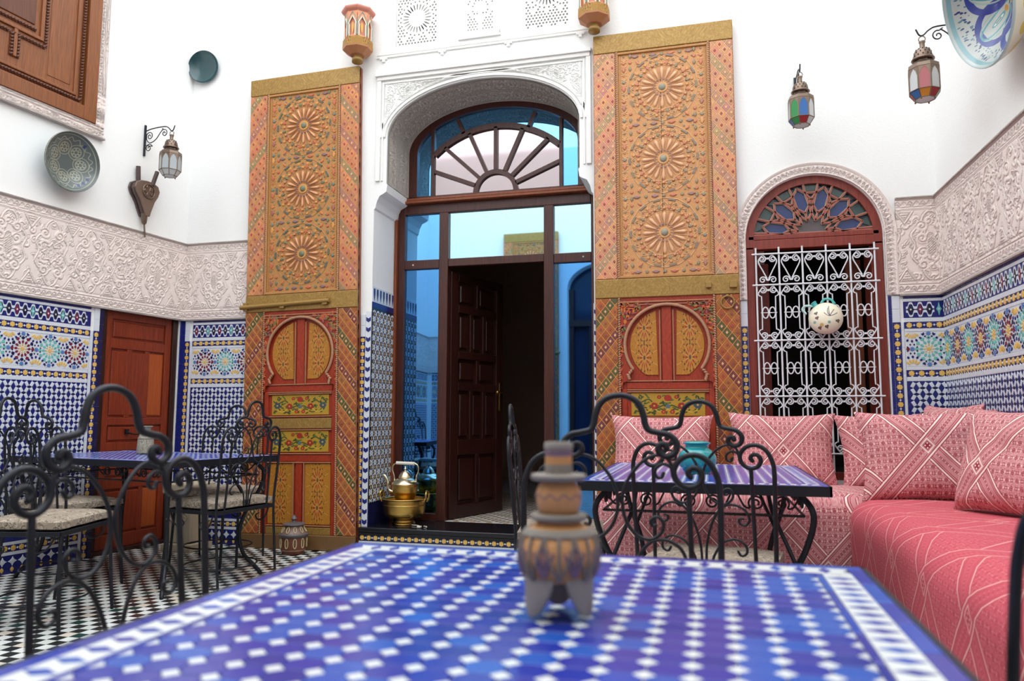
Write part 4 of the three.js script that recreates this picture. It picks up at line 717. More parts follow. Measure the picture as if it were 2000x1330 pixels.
// ---------------------------------------------------------------- tall carved and painted door leaves standing against the wall
const C = { olive: hex('#6b6a3a'), olive2: hex('#57684f'), orange: hex('#c2692a'), orange2: hex('#cf7a35'), maroon: hex('#8f4a48'), pale: hex('#e0a878'), teal: hex('#3f756e'), green: hex('#55694f'), rust: hex('#b9552c'), ochre: hex('#c98a3a'), gold: hex('#d6a65a'), plum: hex('#6d5160') };
function carvedLeaf(name, label, right) {
  const t = thing(name, label, 'door leaf');
  const W = 0.485, H = 3.745, SXe = 0.4, fadeAndLight = hex('#d2a586'), pale = (c, k) => c.map((v, i) => v * (1 - k) + fadeAndLight[i] * k);  // mixed in for sun-faded upper paint; stronger on the right leaf as painted light
  part('board', boxUV(bx(-W, W, 0, H, -0.06, -0.036, 0.004)), mat.brownWood, t); for (const s of [-1, 1]) part('board_edge', boxUV(bx(s < 0 ? -W : SXe, s < 0 ? -SXe : W, 0, H, -0.038, -0.006, 0.003)), mat.brownWood, t);
  const rail = (n, y0, y1, z1, m = mat.gold) => part(n, boxUV(bx(-W, W, y0, y1, -0.03, z1, 0.006)), m, t);
  rail('top_rail', 3.605, 3.745, 0.006); rail('middle_rail', 1.822, 1.955, 0.008); rail('bottom_rail', 0, 0.11, 0.012, std({ color: new THREE.Color(0.17, 0.085, 0.03), roughness: 0.5, bumpMap: fineBump, bumpScale: 0.002 }));
  const SX = 0.325, A = 0.066, Bq = 0.083;
  const center = tile(rhomb(0.009, 0.0125), 0.004, 0.001), cord = (p0, p1, r = 0.0035) => rod([p0[0], p0[1], 0.001], [p1[0], p1[1], 0.001], r, 5);
  for (const s of [-1, 1]) for (const [y0, y1, nm] of [[1.955, 3.605, 'upper_stile'], [0.11, 1.822, 'lower_stile']]) {
    const x0 = s < 0 ? -W : SX, x1 = s < 0 ? -SX : W;
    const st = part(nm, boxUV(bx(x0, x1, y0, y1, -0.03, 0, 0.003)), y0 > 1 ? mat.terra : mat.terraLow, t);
    const g = [];
    for (let j = 0; j * Bq / 2 < y1 - y0 + Bq; j++) for (let i = -1; i < 8; i++) {
      if ((i + j) % 2 === 0) continue;
      const x = x0 + i * A / 2 + 0.005, y = y0 + j * Bq / 2; const d = (((s < 0 ? (j - i) : (j + i)) >> 1) % 6 + 6) % 6;
      const col = [C.olive, C.orange, C.orange2, C.maroon, C.orange, C.orange2][d], p = clipPoly(rhomb(A / 2 - 0.0045, Bq / 2 - 0.0055).map((q) => [q[0] + x, q[1] + y]), x0 + 0.006, y0 + 0.004, x1 - 0.006, y1 - 0.004);
      if (!p) continue;
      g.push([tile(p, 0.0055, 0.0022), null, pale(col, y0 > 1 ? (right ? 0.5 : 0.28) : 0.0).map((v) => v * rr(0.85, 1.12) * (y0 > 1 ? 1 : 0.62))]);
      if (x > x0 + 0.02 && x < x1 - 0.02 && y > y0 + 0.02 && y < y1 - 0.02) g.push([center, M4(x, y, 0.005), d === 0 || d === 3 ? C.pale : C.maroon]);
    }
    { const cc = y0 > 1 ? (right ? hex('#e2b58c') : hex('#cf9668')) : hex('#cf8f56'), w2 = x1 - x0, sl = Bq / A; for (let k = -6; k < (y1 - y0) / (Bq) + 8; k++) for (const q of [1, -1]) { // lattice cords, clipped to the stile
        const yy = y0 + (k + 0.5) * Bq / 1 - Bq / 2 + (q > 0 ? 0 : 0), xa = x0 + 0.005, f = (x) => yy + q * sl * (x - xa); let xs = x0 + 0.006, xe = x1 - 0.006; const lim = (yl) => xa + (yl - yy) / (q * sl); if (q > 0) { xs = Math.max(xs, lim(y0 + 0.004)); xe = Math.min(xe, lim(y1 - 0.004)); } else { xs = Math.max(xs, lim(y1 - 0.004)); xe = Math.min(xe, lim(y0 + 0.004)); } if (xe - xs > 0.01) g.push([cord([xs, f(xs)], [xe, f(xe)], 0.0032), M4(0, 0, 0.0015), cc]); } }
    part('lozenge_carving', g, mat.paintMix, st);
    // corded edges of the stile
    const e = []; const xi = s < 0 ? -SX : SX, n = Math.round((y1 - y0) / 0.016); for (let k = 0; k < n; k++) { const b = new THREE.SphereGeometry(0.0085, 5, 4); b.scale(0.9, 1.25, 0.8); b.rotateZ(s * 0.7); b.translate(xi - s * 0.006, y0 + (k + 0.5) * (y1 - y0) / n, 0.004); e.push([b]); }
    part('cord_moulding', e, mat.rope, st);
  }
  // upper field with three rosettes
  const fieldMat = right ? mat.goldField.clone() : mat.goldField; if (right) fieldMat.color.setRGB(1.26, 1.28, 1.6);  // lighter copy for the right leaf: its brighter light is put into the colour
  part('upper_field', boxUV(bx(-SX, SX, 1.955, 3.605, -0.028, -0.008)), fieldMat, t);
  part('field_moulding', [[bx(-SX, -SX + 0.018, 1.965, 3.595, -0.01, 0.006, 0.004)], [bx(SX - 0.018, SX, 1.965, 3.595, -0.01, 0.006, 0.004)], [bx(-SX, SX, 1.958, 1.976, -0.01, 0.006, 0.004)], [bx(-SX, SX, 3.583, 3.601, -0.01, 0.006, 0.004)], [bx(-SX + 0.026, -SX + 0.034, 1.985, 3.575, -0.01, -0.002)], [bx(SX - 0.034, SX - 0.026, 1.985, 3.575, -0.01, -0.002)]].map((q) => [boxUV(q[0])]), mat.goldField, t);
  const pet = tile(petalPts(0.0135, 0.05, 0.152, 0.78), 0.010, 0.005), pet2 = tile(petalPts(0.007, 0.062, 0.145, 0.78), 0.013, 0.003), ringP = tile(ngon(10, 0.0125), 0.008, 0.0035), almond = tile(petalPts(0.0105, -0.02, 0.02, 0.5), 0.009, 0.004), arcS = tile([...arcPts(0, 0, 0.242, 0.242, -0.11, 0.11, 5), ...arcPts(0, 0, 0.226, 0.226, 0.11, -0.11, 5)], 0.007, 0.0015), wee = tile(ngon(6, 0.007), 0.006, 0.002), bigAl = tile(petalPts(0.0125, -0.027, 0.027, 0.5), 0.009, 0.004);
  const yR = [3.315, 2.795, 2.27];
  for (const y of yR) {
    const g = [], at = (geo, r, a, rot, c, z = -0.009) => g.push([geo, M4(r * cos(a), y + r * sin(a), z, rot), c]);
    const boss = new THREE.SphereGeometry(0.026, 14, 8); boss.scale(1, 1, 0.55); g.push([boss, M4(0, y, -0.006), right ? C.teal : C.green]); g.push([tile(ngon(14, 0.04), 0.006, 0.002), M4(0, y, -0.009), C.ochre]);
    for (let k = 0; k < 16; k++) {
      const a = k * PI / 8, b = a + PI / 16;
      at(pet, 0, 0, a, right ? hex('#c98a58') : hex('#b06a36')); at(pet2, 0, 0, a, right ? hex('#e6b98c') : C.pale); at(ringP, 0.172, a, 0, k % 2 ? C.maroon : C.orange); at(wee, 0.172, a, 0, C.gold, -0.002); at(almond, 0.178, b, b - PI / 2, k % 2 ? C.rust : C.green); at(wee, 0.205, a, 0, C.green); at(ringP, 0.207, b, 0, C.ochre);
      at(wee, 0.06, b, 0, C.plum);
    }
    for (let k = 0; k < 14; k++) g.push([arcS, M4(0, y, -0.009, k * PI / 7), k % 2 ? hex('#2f4a45') : hex('#3d5138')]);
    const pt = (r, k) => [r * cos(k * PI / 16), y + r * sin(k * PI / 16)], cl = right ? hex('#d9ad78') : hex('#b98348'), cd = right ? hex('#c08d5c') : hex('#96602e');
    for (let k = 0; k < 16; k++) { g.push([cord(pt(0.158, 2 * k + 1), pt(0.222, 2 * k + 4), 0.0028), M4(0, 0, -0.008), cl], [cord(pt(0.158, 2 * k + 1), pt(0.222, 2 * k - 2), 0.0028), M4(0, 0, -0.008), cl], [cord(pt(0.042, 2 * k), pt(0.152, 2 * k + 1), 0.0024), M4(0, 0, -0.008), cd], [cord(pt(0.042, 2 * k), pt(0.152, 2 * k - 1), 0.0024), M4(0, 0, -0.008), cd], [cord(pt(0.246, 2 * k), pt(0.246, 2 * k + 2), 0.003), M4(0, 0, -0.008), cl]); }
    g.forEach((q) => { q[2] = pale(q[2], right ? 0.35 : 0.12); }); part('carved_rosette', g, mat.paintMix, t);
  }
  { const g = []; const add = (geo, x, y, rot, c) => g.push([geo, M4(x, y, -0.009, rot), c]);
    for (let k = 0; k < 34; k++) { const y = 2.0 + k * 0.0475; for (const s of [-1, 1]) { const near = Math.min(...yR.map((q) => Math.hypot(0.262, y - q))); add(k % 3 === 1 ? bigAl : k % 3 ? ringP : wee, s * 0.268, y, 0, k % 3 === 1 ? [C.rust, C.maroon, C.ochre][k % 4 % 3] : k % 2 ? C.teal : C.orange); const n2 = Math.min(...yR.map((q) => Math.hypot(0.218, y - q))); if (n2 > 0.258) add(k % 2 ? almond : ringP, s * 0.222, y, 0, k % 2 ? C.olive2 : C.rust); } }
    for (const y of [2.0, 2.533, 3.055, 3.56]) for (let i = -3; i <= 3; i++) { const x = i * 0.062; add(i % 2 ? bigAl : ringP, x, y, PI / 2, i % 2 ? (i % 4 === 1 ? C.rust : C.plum) : C.green); if (Math.abs(i) > 1) for (const q of [-1, 1]) add(wee, x + 0.02, y + q * 0.035, 0, C.teal); if (Math.abs(i) === 3) for (const q of [-1, 1]) add(almond, x * 0.9, y + q * 0.05, q * x * 4, C.orange); }
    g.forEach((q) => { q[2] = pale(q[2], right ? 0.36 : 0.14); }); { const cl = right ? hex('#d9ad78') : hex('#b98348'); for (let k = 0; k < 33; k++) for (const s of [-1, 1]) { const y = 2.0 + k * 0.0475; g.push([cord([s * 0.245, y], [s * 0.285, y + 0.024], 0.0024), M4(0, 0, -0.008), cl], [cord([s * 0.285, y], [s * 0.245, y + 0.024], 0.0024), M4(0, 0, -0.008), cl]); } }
    part('field_carving', g, mat.paintMix, t); }
  // lower half: carved spandrel with a horseshoe arch, panelled door inside it
  const AC = 1.49, AR = 0.278;
  const arch = (r, ins = 0) => [[0.252 + ins, 1.25], [0.262 + ins, 1.285], ...arcPts(0, AC, r, r * 0.985, -0.62, PI + 0.62, 40), [-0.262 - ins, 1.285], [-0.252 - ins, 1.25]];
  const hole = arch(AR);
  const out = [[-SX, 1.19], [-0.3, 1.19], [-0.298, 1.235], [-0.272, 1.245], ...hole.slice().reverse(), [0.272, 1.245], [0.298, 1.235], [0.3, 1.19], [SX, 1.19], [SX, 1.822], [-SX, 1.822]];
  part('spandrel', boxUV(plate(out, -0.022, -0.004)), mat.redPaint, t);
  { const g = []; const leafG = tile(petalPts(0.008, -0.02, 0.02, 0.5), 0.009, 0.003); let q = 5; for (let k = 0; k < 900; k++) { const x = rr(-0.315, 0.315), y = rr(1.3, 1.785); if (Math.hypot(x, (y - AC)) < AR + 0.026 || y < 1.44 && Math.abs(x) < 0.31) continue; const a = Math.atan2(y - AC, x) + (k % 2 ? 0.8 : -0.6); g.push([leafG, M4(x, y, -0.005, a), [C.rust, C.orange, C.maroon, C.olive][k % 4]]); }
    for (const s of [-1, 1]) for (let k = 0; k < 9; k++) g.push([leafG, M4(s * (0.31), 1.22 + k * 0.05, -0.005, k % 2 ? 0.5 : -0.5), C.rust]);
    part('spandrel_carving', g, mat.paintMix, t); }
  { const p = arch(AR + 0.004), e = []; for (let k = 0; k + 1 < p.length; k++) { const m = 3; for (let u = 0; u < m; u++) { const x = p[k][0] + (p[k + 1][0] - p[k][0]) * u / m, y = p[k][1] + (p[k + 1][1] - p[k][1]) * u / m, a = Math.atan2(p[k + 1][1] - p[k][1], p[k + 1][0] - p[k][0]); const b = new THREE.SphereGeometry(0.0115, 6, 4); b.scale(1.3, 0.8, 0.9); e.push([b, M4(x, y, 0.004, a + 0.7)]); } } part('arch_rope', e, mat.rope, t);
    part('top_cord', [[bx(-SX, SX, 1.785, 1.795, -0.005, 0.006, 0.003)], [bx(-SX + 0.02, SX - 0.02, 1.768, 1.774, -0.005, 0.004)]], mat.terra, t); }
  part('lower_field', boxUV(bx(-SX, SX, 0.11, 1.822, -0.034, -0.024)), mat.redPaint, t);
  const R = (n, x0, x1, y0, y1, z1 = -0.012, m = mat.redPaint, r = 0.004) => part(n, boxUV(bx(x0, x1, y0, y1, -0.03, z1, r)), m, t);
  for (const s of [-1, 1]) R('door_stile', s < 0 ? -0.31 : 0.272, s < 0 ? -0.272 : 0.31, 0.11, 1.19);
  R('door_mullion', -0.033, 0.033, 1.225, 1.765); R('door_mullion', -0.026, 0.026, 0.17, 0.66);
  R('door_rail', -0.272, 0.272, 1.19, 1.235); R('door_rail', -0.272, 0.272, 0.655, 0.705); R('door_rail', -0.272, 0.272, 0.11, 0.165, -0.006, mat.gold);
  R('gold_rail', -0.272, 0.272, 0.905, 0.985, -0.008, mat.gold);
  const lines = []; for (const y of [1.245, 1.185, 1.172, 0.998, 0.895, 0.715, 0.648, 0.176]) lines.push([bx(-0.272, 0.272, y - 0.004, y + 0.004, -0.02, -0.006, 0.002)]); for (const x of [-0.045, 0.045]) lines.push([bx(x - 0.004, x + 0.004, 1.25, 1.73, -0.02, -0.006, 0.002)], [bx(x - 0.004, x + 0.004, 0.18, 0.645, -0.02, -0.006, 0.002)]);
  part('gilt_lines', lines, mat.terra, t);
  const picture = (n, m, x0, x1, y0, y1, clip) => { const pts = clip || [[x0, y0], [x1, y0], [x1, y1], [x0, y1]], g = plate(pts, -0.026, -0.016, [], 0.003), p = g.attributes.position, u = g.attributes.uv; for (let i = 0; i < p.count; i++) u.setXY(i, (p.getX(i) - x0) / (x1 - x0), (p.getY(i) - y0) / (y1 - y0)); part(n, g, m, t); };
  for (const s of [-1, 1]) {
    const pts = []; const a0 = 1.285, xi = 0.058, rr2 = AR - 0.028; pts.push([s * xi, a0]); for (let k = 0; k <= 14; k++) { const y = a0 + (AC + rr2 * 0.96 - a0) * k / 14, x = Math.sqrt(Math.max(0, rr2 * rr2 - (y - AC) ** 2)); pts.push([s * Math.max(xi, Math.min(x, 0.25)), y]); } if (s < 0) pts.reverse();
    picture('arched_panel', mat.starPaint, s > 0 ? 0.05 : -0.255, s > 0 ? 0.255 : -0.05, 1.28, 1.735, pts);
    picture('lower_panel', mat.starPaint, s > 0 ? 0.05 : -0.265, s > 0 ? 0.265 : -0.05, 0.185, 0.64);
  }
  picture('flower_panel', mat.flowerPaint, -0.245, 0.245, 1.008, 1.165); picture('flower_panel', mat.flowerPaint, -0.245, 0.245, 0.727, 0.888);
  if (right) {
    for (const [x, s] of [[0.285, 0.018], [0.445, 0.024]]) part('square_bolt', [[bx(x - s, x + s, 1.885 - s, 1.885 + s, 0, 0.035, 0.003)]], mat.gold, t);
    const r = new THREE.TorusGeometry(0.042, 0.0055, 8, 28); r.translate(0.405, 1.765, 0.016); const k = new THREE.SphereGeometry(0.012, 10, 6); k.translate(0.405, 1.808, 0.01); part('ring_pull', [[r], [k]], mat.gold, t);
    part('crack', bx(-0.012, -0.009, 1.97, 3.4, -0.01, -0.0055), mat.dark, t);
  } else {
    part('draw_bar', [[rod([-0.52, 1.862, 0.022], [0.26, 1.882, 0.022], 0.017, 10)], [bx(-0.5, -0.46, 1.835, 1.9, 0, 0.022, 0.004)], [bx(-0.17, -0.13, 1.84, 1.905, 0, 0.03, 0.004)], [bx(0.2, 0.24, 1.85, 1.91, 0, 0.03, 0.004)]], mat.gold, t);
  }
  return t;
}
const leafL = carvedLeaf('carved_door_leaf', 'tall carved and gilded door leaf with a long draw bar, near the brown door', false);
leafL.position.set(-3.045, 0, -5.178); leafL.rotation.z = 0.0165;
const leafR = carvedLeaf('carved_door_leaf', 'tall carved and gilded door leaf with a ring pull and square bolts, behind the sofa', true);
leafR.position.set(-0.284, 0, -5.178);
{ const o = copy(leafL, [-2.98, 0, FZ - 0.08], PI, 'tall carved door leaf on the facing wall, mirrored in the middle pane over the doorway'); o.rotation.z = 0; o.scale.set(1, 1.12, 1); }

// painted octagonal capitals on top of the leaves
function capital(label, x) {
  const t = thing('painted_capital', label, 'capital', [x, 3.765, WZ + 0.118]); t.scale.set(0.84, 0.74, 0.84);
  part('post', lathe([[0.001, -0.02], [0.05, -0.02], [0.05, 0.02], [0.036, 0.03], [0.036, 0.05], [0.06, 0.056]], 16), mat.gold, t);
  const oct = (pr) => { const g = new THREE.LatheGeometry(pr.map((p) => new THREE.Vector2(p[0], p[1])), 8, PI / 8); const f = g.toNonIndexed(); f.computeVertexNormals(); return f; };
  const L = oct([[0.001, 0.05], [0.07, 0.052], [0.138, 0.105], [0.14, 0.12]]); part('underside', L, std({ color: new THREE.Color(0.42, 0.17, 0.07), roughness: 0.55 }), t);
  part('base_ring', oct([[0.14, 0.12], [0.137, 0.205], [0.126, 0.21]]), std({ map: starPaint && tex(starPaint, true, 4, 0.4), color: new THREE.Color(0.55, 0.5, 0.42), roughness: 0.6 }), t);
  part('shaft', oct([[0.108, 0.205], [0.11, 0.42], [0.12, 0.5]]), std({ color: new THREE.Color(0.62, 0.27, 0.17), roughness: 0.6 }), t);
  part('top_lip', oct([[0.11, 0.47], [0.15, 0.505], [0.158, 0.52], [0.158, 0.535], [0.001, 0.54]]), std({ color: new THREE.Color(0.55, 0.2, 0.14), roughness: 0.6 }), t);
  const cream = hex('#efe6d8'), g = [], ap = 0.108 * cos(PI / 8) + 0.006;
  for (let k = 0; k < 8; k++) {
    const m = new THREE.Matrix4().makeRotationY(k * PI / 4).multiply(new THREE.Matrix4().makeTranslation(0, 0, ap));
    const hw = 0.043, arch = [[-0.03, 0.215], [-0.03, 0.33], [-0.036, 0.345], [-0.03, 0.37], [-0.012, 0.405], [0, 0.43], [0.012, 0.405], [0.03, 0.37], [0.036, 0.345], [0.03, 0.33], [0.03, 0.215]];
    g.push([plate([[-hw, 0.21], [hw, 0.21], [hw + 0.002, 0.45], [hw + 0.012, 0.5], [-hw - 0.012, 0.5], [-hw - 0.002, 0.45]], 0, 0.012, [arch.slice().reverse()]), m, hex('#d9906a')]);
    const lineP = arch.map((p) => [p[0], p[1], 0.013]); g.push([tube(lineP, 0.0045, 40, 5), m, cream]);
    g.push([tube([[-hw, 0.22, 0.012], [-hw, 0.36, 0.012], [-hw + 0.012, 0.42, 0.013], [0, 0.475, 0.014]], 0.004, 16, 5), m, hex('#7f9a8c')]); g.push([tube([[hw, 0.22, 0.012], [hw, 0.36, 0.012], [hw - 0.012, 0.42, 0.013], [0, 0.475, 0.014]], 0.004, 16, 5), m, hex('#7f9a8c')]);
    g.push([tile(petalPts(0.011, 0.24, 0.37, 0.6), 0.004, 0.001), m, hex('#e8a545')]); g.push([tile(rhomb(0.012, 0.016), 0.016, 0.001), new THREE.Matrix4().multiplyMatrices(m, M4(-hw, 0.5, 0)), hex('#e3b15c')]); g.push([box(0.012, 0.018, 0.016, -hw, 0.226, 0.004), m, hex('#5e8577')]);
    g.push([box(0.086, 0.008, 0.016, 0, 0.213, 0.002), m, cream]);
  }
  part('arched_faces', g, mat.paintMix, t);
  return t;
}
capital('painted octagonal capital above the door leaf with the long draw bar', -2.612);
capital('painted octagonal capital above the door leaf with the ring pull', -0.752);
// ---------------------------------------------------------------- wrought iron chairs
const chairModel = [];
{
  const add = (n, g, m = mat.iron) => chairModel.push([n, g, m]);
  // the back leans: points are (x, y) in the plane of the back
  const lean = (p) => [p[0], p[1], -(p[1] - 0.44) * 0.085];
  const T = (pts, r, seg) => tube(pts.map(lean), r, seg, 8);
  const crownHalf = [[0, 1.055], [0.024, 1.05], [0.043, 1.035], [0.054, 1.008], [0.058, 0.985], [0.066, 0.968], [0.088, 0.961], [0.112, 0.955], [0.128, 0.936], [0.124, 0.912], [0.104, 0.902], [0.088, 0.914], [0.09, 0.93], [0.101, 0.933], [0.105, 0.924]];
  add('crown', T([...mir(crownHalf).reverse(), ...crownHalf.slice(1)], 0.0078, 140));
  for (const s of [1, -1]) {
    const X = (p) => p.map((q) => [s * q[0], q[1]]);
    const post = [[0.212, 0.004], [0.214, 0.2], [0.215, 0.45], [0.218, 0.65], [0.22, 0.808], [0.214, 0.856], [0.198, 0.889], [0.172, 0.906], [0.142, 0.901], [0.122, 0.877], [0.123, 0.849], [0.143, 0.829], [0.168, 0.831], [0.182, 0.851], [0.176, 0.871], [0.16, 0.875], [0.151, 0.863], [0.157, 0.853]];
    const f = post.map((q) => q[1] < 0.44 ? [s * q[0], q[1], -(0.44 - q[1]) * 0.08] : lean([s * q[0], q[1]]));
    add('leg', tube(f, 0.0072, 120, 8));
    add('upright', T(X([[0.152, 0.828], [0.154, 0.7], [0.156, 0.56], [0.158, 0.44]]), 0.0062, 20));
    add('lyre_scroll', T(X([[0.098, 0.862], [0.092, 0.85], [0.08, 0.855], [0.08, 0.872], [0.096, 0.884], [0.114, 0.876], [0.118, 0.856], [0.112, 0.89], [0.092, 0.905], [0.066, 0.9], [0.04, 0.878], [0.016, 0.84], [0.005, 0.796], [0.012, 0.748], [0.036, 0.712], [0.066, 0.702], [0.09, 0.718], [0.095, 0.742], [0.082, 0.756], [0.068, 0.748], [0.07, 0.734], [0.078, 0.736]]), 0.0042, 130));
    add('lower_scroll', T(X([[0.006, 0.46], [0.01, 0.56], [0.03, 0.64], [0.06, 0.69], [0.095, 0.702], [0.128, 0.686], [0.142, 0.656], [0.13, 0.634], [0.112, 0.64], [0.112, 0.656], [0.122, 0.656]]), 0.0042, 70));
    add('lower_scroll', T(X([[0.02, 0.46], [0.03, 0.52], [0.06, 0.57], [0.1, 0.585], [0.128, 0.565], [0.13, 0.54], [0.114, 0.53], [0.104, 0.545]]), 0.0042, 50));
    // front legs and side frame
    add('leg', tube([[s * 0.195, 0.44, 0.385], [s * 0.2, 0.3, 0.39], [s * 0.205, 0.12, 0.4], [s * 0.208, 0.004, 0.41]], 0.0085, 24, 8));
    add('side_scroll', tube([[s * 0.2, 0.42, 0.36], [s * 0.205, 0.37, 0.33], [s * 0.206, 0.35, 0.28], [s * 0.206, 0.37, 0.25], [s * 0.206, 0.39, 0.27], [s * 0.206, 0.385, 0.285]], 0.0045, 30, 6));
    add('side_scroll', tube([[s * 0.206, 0.42, 0.03], [s * 0.207, 0.36, 0.06], [s * 0.208, 0.345, 0.11], [s * 0.207, 0.37, 0.13], [s * 0.207, 0.385, 0.105]], 0.0045, 26, 6));
  }
  add('seat_frame', [[bx(-0.215, 0.215, 0.425, 0.447, -0.005, 0.012, 0.003)], [bx(-0.205, 0.205, 0.425, 0.447, 0.378, 0.395, 0.003)], [bx(-0.216, -0.198, 0.425, 0.447, 0, 0.39, 0.003)], [bx(0.198, 0.216, 0.425, 0.447, 0, 0.39, 0.003)], [bx(-0.2, 0.2, 0.428, 0.436, 0.0, 0.39)]]);
  add('hoop_stretcher', tube(arcPts(0, 0, 0.205, 0.2, 0, 2 * PI, 24).slice(0, -1).map((p) => [p[0], 0.115, 0.185 + p[1]]), 0.0052, 60, 6, true));
}
function pad(g, w, h, d, puff, seedv) { const p = g.attributes.position; for (let i = 0; i < p.count; i++) { const x = p.getX(i), y = p.getY(i), z = p.getZ(i); const e = Math.max(0, 1 - (2 * x / w) ** 4) * Math.max(0, 1 - (2 * z / d) ** 4); p.setY(i, y + Math.sign(y) * puff * Math.sqrt(e) + 0.004 * noise.noise(x * 9 + seedv, y * 9, z * 9)); } g.computeVertexNormals(); return boxUV(g); }
const padGeo = pad(new THREE.BoxGeometry(0.42, 0.03, 0.385, 14, 3, 14).translate(0, 0, 0), 0.42, 0.03, 0.385, 0.016, 2); padGeo.translate(0, 0.474, 0.195);
let chairFirst = null;
function chair(label, x, z, turn, sy = 1, group) {
  if (!chairFirst) { chairFirst = thing('iron_chair', label, 'chair', [x, 0, z], turn); for (const [n, g, m] of chairModel) part(n, g, m, chairFirst); part('seat_cushion', padGeo, mat.brocade, chairFirst); chairFirst.scale.set(1.1, sy, 1); return chairFirst; }
  return copy(chairFirst, [x, 0, z], turn, label, group, [1.1, sy, 1]);
}
// turn: the chair faces (sin turn, cos turn)
chair('black iron scroll chair at one end of the large front table, before the tiled wall', -1.1, -1.238, PI / 2 - 0.1);
chair('black iron scroll chair behind the clay candle holder, facing the large front table', -0.222, -1.875, 0.1);
chair('black iron scroll chair tucked under the turquoise-jar table, with its back to the front table', -0.035, -2.76, PI - 0.16);
chair('black iron scroll chair seen almost edge-on before the open dark door', -0.885, -3.52, PI / 2 + 0.15);
chair('black iron scroll chair beside the red sofa, only one upright of its back showing', 0.287, -0.72, -1.57);
chair('nearer of the two black iron scroll chairs standing before the tiled side wall', -3.38, -3.04, PI / 2 + 0.25, 1.03);
chair('farther of the two black iron scroll chairs standing before the tiled side wall', -3.72, -3.5, PI - 0.1, 1.028);
chair('black iron scroll chair at the corner table, in front of the carved door leaf', -2.69, -3.99, -PI / 2 - 0.15, 1.03);
chair('black iron scroll chair behind the corner table, between brown door and carved leaf', -3.36, -4.8, 0.2, 1.02);

